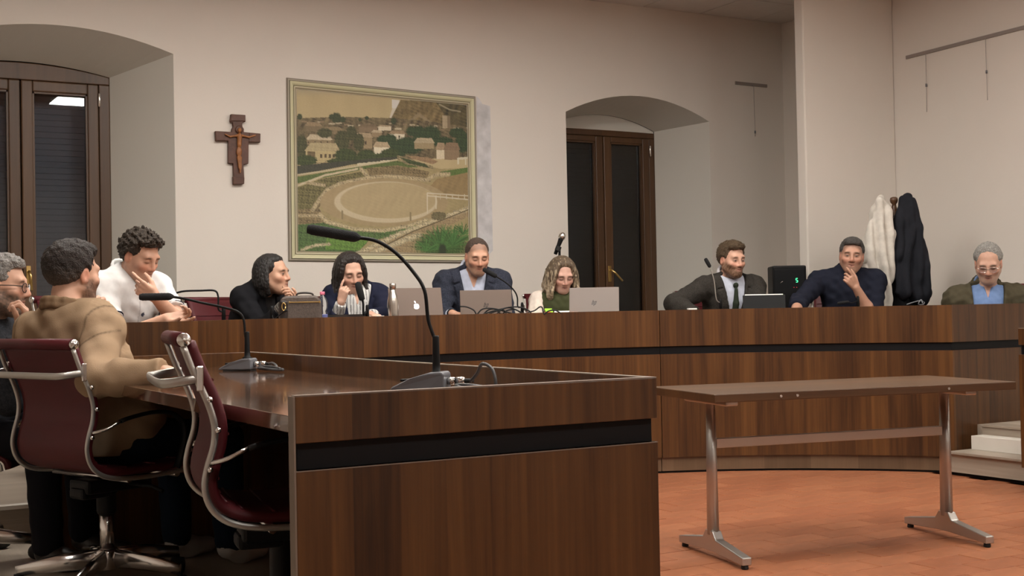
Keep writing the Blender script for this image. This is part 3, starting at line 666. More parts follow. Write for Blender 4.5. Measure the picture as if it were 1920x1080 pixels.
# ------------------------------------------------------------------ handheld microphone on its stand, behind the blonde woman
Ym = 9.25; base = at(1051, 590, Ym); base[2] = ZP
t = empty('microphone_stand', tuple(base), 0, 'black stand holding a handheld microphone above the blonde woman', 'microphone stand')
hold = at(1049, 466, Ym)
MB().tube([(0, 0, .03), hold-base], .009, 10).build('pole', 'black', t)
MB().lathe([(.14, 0), (.14, .012), (.02, .03), (.012, .05)], n=24).build('round_base', 'black', t)
a_, b_ = at(1041, 477, Ym)-base, at(1053, 445, Ym)-base
M4 = Matrix.Translation(Vector(a_)) @ Vector(b_-a_).to_track_quat('Z', 'Y').to_matrix().to_4x4(); L = np.linalg.norm(b_-a_)
h = empty('handheld_microphone', tuple(base), 0, 'handheld black microphone with silver grille clipped above the blonde woman', 'microphone')
MB().lathe([(.010, 0), (.013, .004), (.0145, L*.5), (.018, L*.85), (.019, L*.9)], M4=M4, n=16).build('body', 'black', h)
MB().lathe([(.019, L*.9), (.0245, L*.95), (.026, L*1.08), (.021, L*1.2), (.010, L*1.27), (.001, L*1.28)], M4=M4, n=18).build('grille', 'steel', h)
MB().tube([at(1048, 462, Ym-.01)-base, at(1045, 470, Ym-.01)-base], .021, 12, caps=False).build('clip', 'rubber', t)
MB().tube([hold-base, at(1047, 464, Ym)-base], .012, 8).build('swivel', 'rubber', t)

# ------------------------------------------------------------------ black rack cabinet with green digit
o = at(1476, 560, 9.75); o[2] = ZP; d = dirq(-4); t = empty('amplifier_rack', tuple(o), math.atan2(d[1], d[0])+PI/2, 'black equipment cabinet with a green lit digit behind the man in navy', 'cabinet')
hh = at(1476, 499, 9.75)[2]-ZP
MB().lohi((-.125, -.15, 0), (.125, .15, hh)).build('body', 'black', t, bevel=.012)
MB().lohi((-.112, -.155, .1), (.112, -.149, hh-.03)).build('front_panel', 'groove', t, bevel=.003)
M['led'] = mat('green_led', (.1, .9, .4), .4, emit=(.06, 1, .35, 2.2)); M['led_red'] = mat('red_led', (.5, .05, .05), .4, emit=(1, .05, .05, .35))
dg = MB(); zc = hh-.112; x0 = .052
for seg in ((0, .014, 1, 0), (0, 0, 1, 0), (0, -.014, 1, 0), (-.006, .007, 0, 1), (.006, -.007, 0, 1)):
    dg.box((x0+seg[0], -.1565, zc+seg[1]), (.012 if seg[2] else .004, .002, .004 if seg[2] else .011))
dg.build('digit', 'led', t)
MB().box((.030, -.1565, hh-.165), (.006, .002, .005)).box((.050, -.1565, hh-.165), (.006, .002, .005)).build('indicator', 'led_red', t)
MB().tube([(-.07, -.157, hh-.13), (-.052, -.157, hh-.118)], .0035, 6).build('switch', 'steel', t)

# ------------------------------------------------------------------ picture rails
def rail(name, p0, p1, label, drops, nrm):
    p0, p1 = np.array(p0), np.array(p1); c = (p0+p1)/2; t = empty(name, tuple(c), 0, label, 'picture rail')
    d = nz(p1-p0); n = np.array(nrm); q = [p0-c, p1-c]; up = np.array([0, 0, .013])
    MB().add([q[0]-up, q[0]+up, q[0]+up+n*.012, q[0]-up+n*.012, q[1]-up, q[1]+up, q[1]+up+n*.012, q[1]-up+n*.012], [(0, 1, 2, 3), (4, 7, 6, 5), (0, 4, 5, 1), (1, 5, 6, 2), (2, 6, 7, 3), (3, 7, 4, 0)]).build('track', 'rail', t)
    for top, hook, bot in drops:
        top, hook, bot = (np.array(k)-c+n*.014 for k in (top, hook, bot))
        wv = MB().tube([top, hook, bot], .0022, 6).build('hanging_wire', 'grid', t)
        MB().tube([hook+[0, 0, .012], hook-[0, 0, .012]], .007, 8).build('hook', 'grey' if name != 'x' else 'grid', wv)
M['rail'] = mat('rail_metal', (.30, .26, .24), .5, .3)
zr = 3.05
def wl(px, py): return onb(px, py, BW-.001)
rail('picture_rail', wl(1378, 155.5), wl(1437, 161.5), 'short picture rail with one wire on the shaded back wall', [(wl(1411, 159), wl(1414, 248), wl(1414, 256))], (0, -1, 0))
def wr(px, py): return ona(px, py, AR-.001)
rail('picture_rail', wr(1700, 108), wr(1985, 35), 'long picture rail with two hanging wires on the right wall', [(wr(1738, 100), wr(1739, 160), wr(1740, 210)), (wr(1850, 72), wr(1852, 135), wr(1854, 188))], (-1, 0, 0))
# ------------------------------------------------------------------ people: smooth-blended bodies meshed from distance fields
f32 = np.float32
def smn(a, b, k):
    h = np.maximum(k-np.abs(a-b), 0)/k; return np.minimum(a, b)-h*h*k*.25
def cap(A, ra, B, rb, k=.02, op=1): return ('c', np.array(A, float), ra, np.array(B, float), rb, k, op)
def ell(c, r, k=.02, op=1, Rm=None): return ('e', np.array(c, float), np.array(r, float), np.eye(3) if Rm is None else np.array(Rm, float), k, op)
def xf(prims, Rm, t, s=1.):
    o = []
    for p in prims:
        if p[0] == 'c': o.append(('c', Rm@(p[1]*s)+t, p[2]*s, Rm@(p[3]*s)+t, p[4]*s, p[5]*s, p[6]))
        else: o.append(('e', Rm@(p[1]*s)+t, p[2]*s, Rm@p[3], p[4]*s, p[5]))
    return o
def bound(p):
    if p[0] == 'c': return (p[1]+p[3])/2, np.linalg.norm(p[1]-p[3])/2+max(p[2], p[4])
    return p[1], float(max(p[2]))
def pd(p, X):
    if p[0] == 'c':
        A = p[1].astype(f32); ab = (p[3]-p[1]).astype(f32); q = X-A; t = np.clip(q@ab/(ab@ab+1e-9), 0, 1)
        q -= t[:, None]*ab; return np.sqrt(np.einsum('ij,ij->i', q, q))-(p[2]+(p[4]-p[2])*t).astype(f32)
    q = (X-p[1].astype(f32))@p[3].astype(f32)+f32(1e-5); r = p[2].astype(f32)
    u = q/r; k0 = np.sqrt(np.einsum('ij,ij->i', u, u)); u = u/r; k1 = np.sqrt(np.einsum('ij,ij->i', u, u))
    return k0*(k0-1)/np.maximum(k1, 1e-6)
_K = [(RNG.normal(size=(9, 3)), RNG.random(9)*6.28) for _ in range(12)]
def noise(X, wl, seed=0):
    d, ph = _K[seed % 12]; k = (d/np.linalg.norm(d, axis=1)[:, None]*(6.283/wl)*np.linspace(.6, 1.7, 9)[:, None]).astype(f32)
    return np.sin(X@k.T+ph.astype(f32)).sum(1)/4.5
class G:                                                               # a blended group: primitives, inflation, cuts, noise
    def __init__(s, prims, infl=0., cuts=(), ns=None, k=.012, fn=None): s.p, s.i, s.c, s.n, s.k, s.fn = prims, infl, cuts, ns, k, fn
    def ev(s, X, cull):
        d = np.full(len(X), .25, f32)
        for p in s.p:
            k, op = p[-2], p[-1]
            if cull:
                c, r = bound(p); q = X-c.astype(f32); sel = np.nonzero(np.einsum('ij,ij->i', q, q) < (r+s.i+.05)**2)[0]
                if not len(sel): continue
                v = pd(p, X[sel]); d[sel] = smn(d[sel], v, k) if op > 0 else -smn(-d[sel], v, k)
            else:
                v = pd(p, X); d = smn(d, v, k) if op > 0 else -smn(-d, v, k)
        d -= f32(s.i)
        if s.n is not None and cull: d += (s.n[0]*noise(X*np.array(s.n[3] if len(s.n) > 3 else (1, 1, 1), f32), s.n[1], s.n[2])).astype(f32)
        if s.fn: d = s.fn(X, d)
        for pt, n in s.c: d = np.maximum(d, ((X-np.asarray(pt, f32))@np.asarray(n, f32)))
        return d
def field(gs, X, cull=True):
    d = None
    for g in gs: v = g.ev(X, cull); d = v if d is None else smn(d, v, g.k)
    return d
def sdf(gs, h):
    lo = np.full(3, 1e9); hi = -lo
    for g in gs:
        for p in g.p:
            if p[-1] > 0: c, r = bound(p); lo = np.minimum(lo, c-r-g.i-.01); hi = np.maximum(hi, c+r+g.i+.01)
    for g in gs:                                                       # axis-aligned trimming by flat cuts common to a single group
        if len(gs) == 1:
            for pt, n in g.c:
                if abs(n[2]) > .999: 
                    if n[2] > 0: hi[2] = min(hi[2], pt[2]+.02)
                    else: lo[2] = max(lo[2], pt[2]-.02)
    m = 5; n = np.ceil((hi-lo)/(h*m)).astype(int)+1; cs = [lo[i]+(np.arange(n[i])+.5)*h*m for i in range(3)]
    X = np.stack(np.meshgrid(*cs, indexing='ij'), -1).reshape(-1, 3).astype(f32)
    dc = field(gs, X, False).reshape(n)
    D = dc.repeat(m, 0).repeat(m, 1).repeat(m, 2)
    msk = np.abs(D) < h*m*1.5
    ix = np.argwhere(msk); P = (lo+(ix+.5)*h).astype(f32)
    D[msk] = field(gs, P, True)
    I = D < 0; s = np.zeros(np.array(D.shape)-1, np.int8)
    off = [(a, b, c) for a in (0, 1) for b in (0, 1) for c in (0, 1)]; sh = s.shape
    for a, b, c in off: s += I[a:a+sh[0], b:b+sh[1], c:c+sh[2]]
    act = np.argwhere((s > 0) & (s < 8)); cid = np.full(sh, -1, np.int32); cid[tuple(act.T)] = np.arange(len(act))
    V8 = np.stack([D[act[:, 0]+a, act[:, 1]+b, act[:, 2]+c] for a, b, c in off], 1)
    acc = np.zeros((len(act), 3)); cnt = np.zeros(len(act)); O = np.array(off, float)
    for i in range(8):
        for j in range(i+1, 8):
            if sum(abs(x-y) for x, y in zip(off[i], off[j])) != 1: continue
            a, b = V8[:, i], V8[:, j]; c = (a < 0) != (b < 0); t = np.where(c, a/np.where(c, a-b, 1), 0)
            acc += np.where(c[:, None], O[i]+t[:, None]*(O[j]-O[i]), 0); cnt += c
    V = lo+(act+.5+acc/cnt[:, None])*h
    F = []
    for ax in range(3):
        a1, a2 = [(1, 2), (2, 0), (0, 1)][ax]; sl0 = [slice(1, -1)]*3; sl1 = [slice(1, -1)]*3; sl0[ax] = slice(0, -1); sl1[ax] = slice(1, None)
        A, B = I[tuple(sl0)], I[tuple(sl1)]
        for flip in (0, 1):
            e = np.argwhere(A & ~B if not flip else ~A & B); e2 = e.copy(); st = np.array([1, 1, 1]); st[ax] = 0; e2 = e+st
            def cell(d1, d2): q = e2.copy(); q[:, a1] += d1; q[:, a2] += d2; return cid[tuple(q.T)]
            q = np.stack([cell(-1, -1), cell(0, -1), cell(0, 0), cell(-1, 0)], 1)
            F.append(q if not flip else q[:, ::-1])
    F = np.concatenate(F); F = F[(F >= 0).all(1)]
    return V, F
def mesh_np(name, V, F, m, parent=None, col=None, org=None):
    me = bpy.data.meshes.new(name); V = np.asarray(V, f32); org = np.zeros(3) if org is None else org
    Vl = (V-org).astype(f32)
    me.vertices.add(len(V)); me.vertices.foreach_set('co', Vl.ravel()); me.loops.add(F.size); me.loops.foreach_set('vertex_index', F.astype(np.int32).ravel())
    me.polygons.add(len(F)); me.polygons.foreach_set('loop_start', np.arange(0, F.size, F.shape[1], dtype=np.int32)); me.update(calc_edges=True)
    me.polygons.foreach_set('use_smooth', np.ones(len(F), bool))
    if col is not None:
        ca = me.color_attributes.new('col', 'FLOAT_COLOR', 'POINT'); ca.data.foreach_set('color', np.concatenate([col, np.ones((len(col), 1))], 1).astype(f32).ravel())
    me.materials.append(M[m] if isinstance(m, str) else m); o = bpy.data.objects.new(name, me); C.objects.link(o)
    if parent: o.parent = parent
    else: o.location = org
    return o

M['skin'] = mat('skin', attr=True, rough=.48, bump=.05, bscale=300, spec=.4)
P_ = M['skin'].node_tree.nodes['Principled BSDF']; P_.inputs['Subsurface Weight'].default_value = .0
M['hair'] = mat('hair', attr=True, rough=.42, bump=.9, bscale=160, var=.3, vscale=110, spec=.5, stretch=(1, 1, .18))
M['hair_short'] = mat('hair_short', attr=True, rough=.6, bump=.9, bscale=190, var=.35, vscale=130, spec=.35)
M['cloth'] = mat('woven_cloth', attr=True, rough=.85, bump=.18, bscale=420, var=.07, vscale=30, spec=.12)
M['tweed'] = mat('tweed_cloth', attr=True, rough=.9, bump=.3, bscale=260, var=.35, vscale=120, spec=.12)
M['suede'] = mat('suede_cloth', attr=True, rough=.9, bump=.12, bscale=300, var=.06, vscale=18, spec=.12)
M['trouser'] = mat('dark_trousers', (.010, .010, .013), .9, spec=.1, bump=.1, bscale=300)
M['denim'] = mat('dark_denim', (.010, .016, .028), .9, spec=.1, bump=.15, bscale=300)
M['shoe'] = mat('shoe_leather', (.015, .012, .011), .4); M['shoe_pale'] = mat('pale_sneaker', (.5, .48, .45), .6)
M['eye'] = mat('eyeball', attr=True, rough=.15)
M['lens'] = GL

def head_prims(fem=0, wide=1.):
    w = wide; j = .9 if fem else 1.
    P = [ell((0, -.018, .036), (.076*w, .098, .088), .02), ell((0, .020, -.035), (.061*w, .072, .082), .03),
         ell((0, .052, -.092), (.030*j*w, .026, .024), .04)]
    for s in (-1, 1):
        P += [cap((s*.057*j*w, -.008, -.052), .021, (s*.018*w, .055, -.098), .017, .03), ell((s*.043*w, .055, -.022), (.022, .020, .018), .03)]
    P += [cap((-.038, .074, .026), .013, (.038, .074, .026), .013, .022)]
    for s in (-1, 1): P += [ell((s*.031, .095, .003), (.020, .016, .014), .018, -1)]
    for s in (-1, 1): P += [ell((s*.031, .072, .003), (.0165, .0135, .0125), .006)]
    P += [cap((0, .086, .016), .0075, (0, .104, -.026), .0105, .014), ell((0, .1, -.031), (.0125, .011, .010), .008)]
    for s in (-1, 1): P += [ell((s*.0125, .091, -.034), (.0085, .010, .0075), .007)]
    P += [cap((-.019, .079, -.0585), .0055, (.019, .079, -.0585), .0055, .008), cap((0, .084, -.0595), .0060, (0, .084, -.0595), .0060, .010)]
    P += [cap((-.015, .080, -.0690), .0065, (.015, .080, -.0690), .0065, .008), cap((-.024, .0875, -.0635), .0022, (.024, .0875, -.0635), .0022, .004, -1)]
    for s in (-1, 1): P += [ell((s*.077*w, -.012, -.006), (.010, .021, .033), .008), ell((s*.086*w, -.008, -.004), (.007, .012, .020), .006, -1)]
    return P
def hand_prims(W, fwd, nrm, side, curl=.3, thumb=.3, s=1., spread=.06, idx=None):
    fwd = nz(fwd); nrm = nz(nrm-(np.dot(nrm, fwd))*fwd); t = np.cross(nrm, fwd)*(-1 if side == 'R' else 1)
    P = []; c = (lambda a, b, d: W+s*(fwd*a+t*b+nrm*d)); cu = curl if hasattr(curl, '__len__') else [curl]*4
    for b in (.028, .010, -.009, -.026): P.append(cap(c(.012, b*.6, 0), .0145*s, c(.082-.004*abs(b-.01)/.02, b, .0), .0118*s, .008))
    for i, (b, L, r) in enumerate(((.029, .072, .0086), (.0095, .080, .0088), (-.0095, .074, .0083), (-.027, .058, .0074))):
        k = cu[i]; p = c(.084-.004*abs(i-1), b, 0); a = 0
        sd = (1.5-i)*spread
        for f, aa, r0, r1 in ((.46, 1.2, 1., .96), (.31, 1.6, .96, .9), (.23, .9, .9, .74)):
            a += k*aa; d = nz(fwd*math.cos(a)+nrm*math.sin(a)+t*sd*math.cos(a)); q = p+d*L*f*s
            P.append(cap(p, r*r0*s, q, r*r1*s, .0035)); p = q
    p = c(.018, .022, .004); d1 = nz(fwd*.72+t*(.75-.5*thumb)+nrm*(.25+.5*thumb)); q = p+d1*.042*s; P.append(cap(p, .0145*s, q, .0115*s, .010))
    d2 = nz(d1+fwd*.5*(1-thumb)+nrm*.5*thumb-t*.45*thumb); q2 = q+d2*.032*s; P.append(cap(q, .0110*s, q2, .0098*s, .004)); d3 = nz(d2-t*.35*thumb+nrm*.3*thumb); P.append(cap(q2, .0098*s, q2+d3*.026*s, .0078*s, .004))
    return P
def ik(A, W, pole, l1=.30, l2=.265):
    d = W-A; L = np.linalg.norm(d); n = d/L
    if L > (l1+l2)*.985: k = L/((l1+l2)*.985); l1 *= k; l2 *= k
    if L < abs(l1-l2)+.03: L = abs(l1-l2)+.03
    a = (l1*l1-l2*l2+L*L)/(2*L); h = math.sqrt(max(l1*l1-a*a, 1e-6)); v = pole-A; v = v-(v@n)*n
    return A+n*a+nz(v)*h
def sstep(a, b, x): t = np.clip((x-a)/(b-a), 0, 1); return t*t*(3-2*t)

def person(label, head, hq, hp, sh, tq, arms, floor=ZP, hr=0, fem=0, hs=1.06, skin=(.58, .335, .235), brow=(.03, .02, .014), lip=(.36, .13, .10), beard=None,
           buzz=None, lash=1, sw=None, pel=.15, pelz=.55, legs=1, shoe='shoe', trousers='trouser', wide=1., bs=1., group=None, h=.0048, dY=0, pv=None, lq=None):
    at_ = lambda x, y, Y: at(x, y, Y+dY)
    H = at_(*head); Sh = at_(*sh); hf = dirq(hq, -hp); hu = nz(UP0-(UP0@hf)*hf); hx = np.cross(hf, hu); cr, sr = math.cos(R(hr)), math.sin(R(hr)); hu = hu*cr+hx*sr; hx = np.cross(hf, hu)
    HR = np.stack([hx, hf, hu], 1); ft = dirq(tq); lt = np.cross(ft, UP0); sw = sw or (.150 if fem else .172)
    Pv = Sh-ft*pel if pv is None else at(pv[0], 800, pv[1]); Pv = np.array([Pv[0], Pv[1], floor+pelz]); ut = nz(Sh-Pv); fo = nz(ft-(ft@ut)*ut); TR = np.stack([lt, fo, ut], 1); L = np.linalg.norm(Sh-Pv)
    k = bs
    wd = .88 if fem else 1.
    torso = [ell(Pv, (.165*k, .125*k, .12), .05, 1, TR), ell(Pv+ut*L*.38, (.138*k*wd, .108*k, .14), .08, 1, TR), ell(Pv+ut*L*.76+fo*.005, (.158*k*wd, .112*k, .15), .07, 1, TR)]
    if fem:
        for s in (-1, 1): torso.append(ell(Pv+ut*L*.68+fo*.085+lt*s*.07, (.062, .055, .062), .04, 1, TR))
    NB = Sh+UP0*.045-fo*.01; Hn = H+HR@np.array([0, -.030, -.070])*hs
    rn = .047 if fem else .058
    shj = {s: Sh+lt*g*sw*k for s, g in (('R', 1), ('L', -1))}
    shoulders = [cap(shj['L'], .060*wd, shj['R'], .060*wd, .05)]+[cap(NB, .055*wd, shj[s]+UP0*.012-lt*g*.03, .046*wd, .05) for s, g in (('R', 1), ('L', -1))]
    neck = [cap(NB-UP0*.03, rn*1.1, Hn, rn*.96, .03)]
    A = {}; handP = []
    for s in 'RL':
        a = arms[s]; W = at_(*a['w']); E = ik(shj[s], W, at_(*a['e']), .30*(.93 if fem else 1), .262*(.93 if fem else 1)); fa = nz(W-E)
        ah = 1 if not fem else .86
        up = [cap(shj[s], .054*ah*k, E, .041*ah, .03)]; fore = [cap(E, .042*ah, E+(W-E)*.35, .041*ah, .02), cap(E+(W-E)*.35, .041*ah, W, .027*ah, .02)]
        fw = a.get('f', fa); fw = fa if fw is None else np.asarray(fw, float)
        handP += hand_prims(W, fw, np.asarray(a.get('n', -UP0), float), s, a.get('c', .35), a.get('t', .3), (1.0 if not fem else .9)*1.02)
        A[s] = dict(up=up, fore=fore, E=E, W=W, fa=fa)
    hp_ = xf(head_prims(fem, wide), HR, H, hs)
    slim = [(p[:2]+(p[2]*.9,)+p[3:]) if p[0] == 'e' else p for p in torso]
    body = [G(slim+shoulders+neck+A['R']['up']+A['R']['fore']+A['L']['up']+A['L']['fore'], 0), G(hp_, 0, k=.018), G(handP, 0, k=.010)]
    V, F = sdf(body, h)
    q = ((V-H)@HR)/hs; x, y, z = q.T; ax = np.abs(x); near = (np.linalg.norm(q, axis=1) < .17)
    col = np.tile(np.array(skin), (len(V), 1)); col *= (1+.05*noise(V.astype(f32), .03, 3))[:, None]
    def mix(c, m): m = np.clip(m*near, 0, 1)[:, None]; col[:] = col*(1-m)+np.array(c)*m
    red = np.array(skin)*np.array([1.05, .72, .68])
    front = sstep(.0, .04, y)
    mix(red, .5*np.exp(-((ax-.042)**2+(z+.03)**2)/(2*.017**2))*front); mix(red, .5*np.exp(-(ax**2+(z+.03)**2)/(2*.012**2))*front); mix(red, .6*sstep(.070, .078, ax)*sstep(.04, .03, np.abs(z)))
    if buzz is not None: mix(buzz[0], buzz[1]*sstep(-.012, .016, z-y*buzz[2]-buzz[3])*sstep(-.07, -.055, z))
    if beard is not None:
        bm = sstep(-.028, -.052, z+.35*np.maximum(0, ax-.03)*-1)*sstep(-.03, .0, y)*(1-np.exp(-(ax**2/(2*.016**2)+(z+.064)**2/(2*.006**2))))*sstep(-.155, -.125, z)
        bm = np.maximum(bm, sstep(.045, .055, ax)*sstep(.0, -.03, z)*sstep(-.012, .004, y)*sstep(-.155, -.125, z)*sstep(.05, .03, y)); mix(beard[0], beard[1]*bm*(1+.25*noise(V.astype(f32), .012, 5)))
    mix(lip, .75*np.exp(-((ax/.021)**4+((z+.0635)/.0085)**4))*sstep(.05, .06, y))
    mix((.06, .02, .02), .7*np.exp(-((ax/.022)**4+((z+.0635)/.0022)**2))*sstep(.05, .06, y))
    mix(brow, .9*np.exp(-(((ax-.033)/.0175)**4+((z-.0245+.25*np.maximum(0, ax-.036))/.0052)**2))*front)
    mix(np.array(skin)*.45, .55*np.exp(-(((ax-.031)/.019)**4+((z-.004)/.011)**2))*front)
    mix((.26, .22, .19), .7*np.exp(-(((ax-.031)/.0125)**4+((z-.001)/.0042)**4))*front*(hp < 14))
    mix((.022, .014, .010), .95*np.exp(-(((ax-.031)/.0055)**4+((z-.0012)/.0052)**4))*front*(hp < 14))
    mix((.02, .013, .01), .9*np.exp(-(((ax-.031)/.0155)**4+((z-(.0062 if hp < 14 else -.001))/.0024)**2))*front*lash)
    mix((.10, .03, .02), .8*np.exp(-(((ax-.0085)/.004)**2+((z+.0395)/.003)**2))*sstep(.07, .08, y))
    o = mesh_np('person', V, F, 'skin', None, col, Pv-np.array([0, 0, pelz])); tag(o, label, 'person', group)
    org = Pv-np.array([0, 0, pelz])
    B = dict(o=o, org=org, H=H, HR=HR, hs=hs, Sh=Sh, Pv=Pv, TR=TR, ft=ft, fo=fo, lt=lt, ut=ut, L=L, torso=torso, shoulders=shoulders, neck=neck, NB=NB, A=A, shj=shj, k=k, fem=fem, floor=floor, rn=rn, Hn=Hn)
    if legs:
        lf = ft if lq is None else dirq(lq); ll_ = np.cross(lf, UP0)
        lg = [ell(Pv, (.165*k, .125*k, .115), .04, 1, np.stack([ll_, lf, UP0], 1))]
        for s, g in (('R', 1), ('L', -1)):
            hip = Pv+ll_*g*.085-UP0*.03; kn = hip+lf*.42+ll_*g*.05-UP0*.03; kn[2] = max(kn[2], floor+.47); an = kn+lf*(.02 if legs == 1 else -.12); an[2] = floor+.10
            lg += [cap(hip, .078, kn, .056, .03), cap(kn, .055, an, .045, .02)]
            A[s]['an'] = an
            sv = [cap(an+UP0*-.03+lf*-.01, .042, an+UP0*-.055+lf*.06, .040, .03), cap(an-UP0*.060+lf*.06, .040, an-UP0*.066+lf*.17, .032, .03)]
            v, f_ = sdf([G(sv, 0, [((0, 0, floor+.001), (0, 0, -1))])], .010); mesh_np('shoe', v-org, f_, shoe, o)
        v, f_ = sdf([G(lg, .012, [], (.003, .10, 2))], .015); mesh_np('trousers', v-org, f_, trousers, o)
    return B
def put(B, name, gs, h, m, col, colfn=None):
    V, F = sdf(gs, h); c = np.tile(np.array(col, float), (len(V), 1))
    if colfn is not None: c = colfn(V, c)
    return mesh_np(name, V-B['org'], F, m, B['o'], c)
def tl(B, V): return (V-B['Sh'].astype(V.dtype))@B['TR'].astype(V.dtype)              # torso-local: x right, y front, z up from the shoulder line
def vcut(B, z0, w0, zt=.06, y0=.0, low=0.):
    def fn(X, d):
        x, y, z = tl(B, X).T
        wv = low+(w0-low)*np.clip((z-z0)/(zt-z0), 0, 1.4); inside = np.maximum(np.maximum((np.abs(x)-wv)*.9, y0-y), (z0-z)*.6)
        return np.maximum(d, -inside)
    return fn
def lapel(B, z0, w0, zt=.06, lw=.045, th=.010, low=0., chain=None):
    base = vcut(B, z0, w0, zt, 0., low)
    def fn(X, d):
        x, y, z = tl(B, X).T
        e = np.abs(x)-(low+(w0-low)*np.clip((z-z0)/(zt-z0), 0, 1.4)); wl_ = lw*np.clip((z-z0)/(zt-z0)*1.6+.35, .2, 1.)
        notch = sstep(.004, .0, np.abs(z-.0-.02+.35*(e-lw))-.003)*sstep(.012, .02, e)
        band = sstep(0, .002, e)*sstep(wl_+.003, wl_, e)*sstep(.0, .03, y)*sstep(z0-.01, z0+.02, z)*(1-notch)
        return base(X, d-(th*band).astype(f32))
    return fn
def ring(B, r, z, th, tilt=.35, n=14, gap=0, k=.006, cy=0):
    P = []
    for dz, dr in ((.022, 0), (.040, -.004)):
        c = B['NB']+UP0*(z+dz)+B['fo']*cy; prev = None
        for i in range(n+1):
            a = PI/2+gap+(2*PI-2*gap)*(i/n)            # opens at the front
            p = c+B['lt']*(r+dr)*math.cos(a)*1.12+B['fo']*(r+dr)*1.12*math.sin(a)-UP0*(tilt*1.5*r*math.sin(a))
            if prev is not None: P.append(cap(prev, th*.8, p, th*.8, k))
            prev = p
    return P
def sleeve(B, s, infl, frac=.93, ns=None, fn=None):
    a = B['A'][s]; E, W = a['E'], a['W']
    if frac > 0: return [G(a['up'], infl, [], ns, .02, fn), G(a['fore'], infl, [(E+(W-E)*frac, a['fa'])], ns, .03, fn)]
    f = -frac; A0 = B['shj'][s]; d = nz(E-A0); return [G([cap(A0, .056*B['k'], E, .046, .03)], infl, [(A0+(E-A0)*f, d)], ns, .02, fn)]
def top(B, name, infl, col, m='cloth', h=.008, frac=.93, fn=None, ns=(.0035, .085, 1), hem=None, colfn=None, extra=(), sleeves='RL', fr=None):
    hemz = B['floor']+.47 if hem is None else hem
    gs = [G(B['torso']+B['shoulders']+list(extra), infl, [((0, 0, hemz), (0, 0, -1))], ns, .02, fn)]
    for s in sleeves: gs.extend(sleeve(B, s, infl, (fr or {}).get(s, frac), ns))
    return put(B, name, gs, h, m, col, colfn)
def hair_shell(B, t, col, off=.0, slope=1., vol=(), m='hair_short', ns=(.004, .022, 4), nape=-.075, h=.0058, back=0, extra=(), gray=None, front=.0):
    P = [ell((0, -.020, .038), (.0765+t, .098+t+back, .088+t), .02)]+list(vol); hs = B['hs']
    n = nz(np.array([0, slope, -1.])); cuts = [(B['H']+B['HR']@(np.array([0, off, 0])*hs), B['HR']@n), (B['H']+B['HR']@(np.array([0, 0, nape])*hs), -B['HR'][:, 2])]
    HRf = B['HR'].astype(f32)
    def fn(X, d):
        q = ((X-B['H'].astype(f32))@HRf)/hs; x, y, z = q.T
        ear = np.sqrt(((np.abs(x)-.082)/.020)**2+((y+.006)/.026)**2+((z+.010)/.036)**2)
        lim = .084+front-.25*np.abs(x)
        dd = np.minimum((z-slope*y+slope*off)/math.hypot(1, slope), np.where(y > .030, z-lim, .2)); dd = np.minimum(dd, np.maximum(z-nape, 0)+.004)
        d = d+(t*.88)*(1-sstep(0, .034, dd))
        return np.maximum(np.maximum(d, (1-ear)*.02), np.where((z < lim) & (y > .040), .01, -.2)).astype(f32)
    gs = [G(xf(P, B['HR'], B['H'], hs), 0, cuts, ns, .01, fn)]
    if extra: gs.append(G(list(extra), 0, [], (.003, .02, 6), .014))
    def cf(V, c):
        if gray is not None:
            q = ((V-B['H'])@B['HR'])/hs; g = sstep(gray[1], gray[2], q[:, 2])[:, None]; c = np.array(gray[0])*(1-g)+c*g
        return c*(1+.25*noise(V.astype(f32), .012, 7))[:, None]
    return put(B, 'hair', gs, h, m, col, cf)
def strands(B, spec, wob=.006, seed=0):
    """spec: list of (theta from the back, start z, mid out, end dz below head centre, end out, r0, r1)"""
    P = []; rg = np.random.default_rng(seed); H, HR, hs = B['H'], B['HR'], B['hs']
    for th, out, dz, eo, r0, r1 in spec:
        t = R(th); s, c = math.sin(t), -math.cos(t); w = lambda v: H+HR@(np.array(v)*hs)
        pts = [w((s*.03, -.015+c*.03, .108)), w((s*.066, -.015+c*.078, .082)), w((s*(.084+out), -.015+c*(.100+out), .02)), w((s*(.090+out*1.6), -.012+c*(.098+out), -.055))]
        e = w((s*(.085+eo), -.012+c*(.088+eo), -.09)); e = e+np.array([0, 0, -dz]); pts.append((pts[-1]+e)/2+rg.normal(size=3)*wob); pts.append(e+rg.normal(size=3)*wob)
        cv = catmull(pts, 3); n = len(cv)
        for i in range(n-1): P.append(cap(cv[i], (r0+(r1-r0)*i/n)*hs, cv[i+1], (r0+(r1-r0)*(i+1)/n)*hs, .006))
    return P
def glasses(B, m='black', r=.021, th=.0014, square=.3):
    w = lambda v: B['H']+B['HR']@(np.array(v)*B['hs'])-B['org']; g = MB()
    for s in (-1, 1):
        pts = []
        for i in range(21):
            a = 2*PI*i/20; ca, sa = math.cos(a), math.sin(a); k = (abs(ca)**4+abs(sa)**4)**(-.25)*square+(1-square)
            pts.append(w((s*.031+ca*r*k*1.12, .097-.006*abs(ca)*(ca*s > 0), -.002+sa*r*.86*k)))
        g.tube(pts, th, 6, caps=False); g.tube([w((s*.055, .092, .004)), w((s*.074, .060, .006)), w((s*.079, .0, .004)), w((s*.078, -.020, -.008))], th*1.1, 6)
    g.tube(catmull([w((-.011, .099, .002)), w((0, .104, .006)), w((.011, .099, .002))], 4), th, 6)
    o = g.build('glasses', m, B['o'])
    for s in (-1, 1):
        l = MB(); c = [w((s*.031+math.cos(a)*r*1.08, .0965, -.002+math.sin(a)*r*.83)) for a in np.linspace(0, 2*PI, 18, endpoint=False)]
        l.add(c, [tuple(range(18))]); l.build('lens', GL, o)
    return o
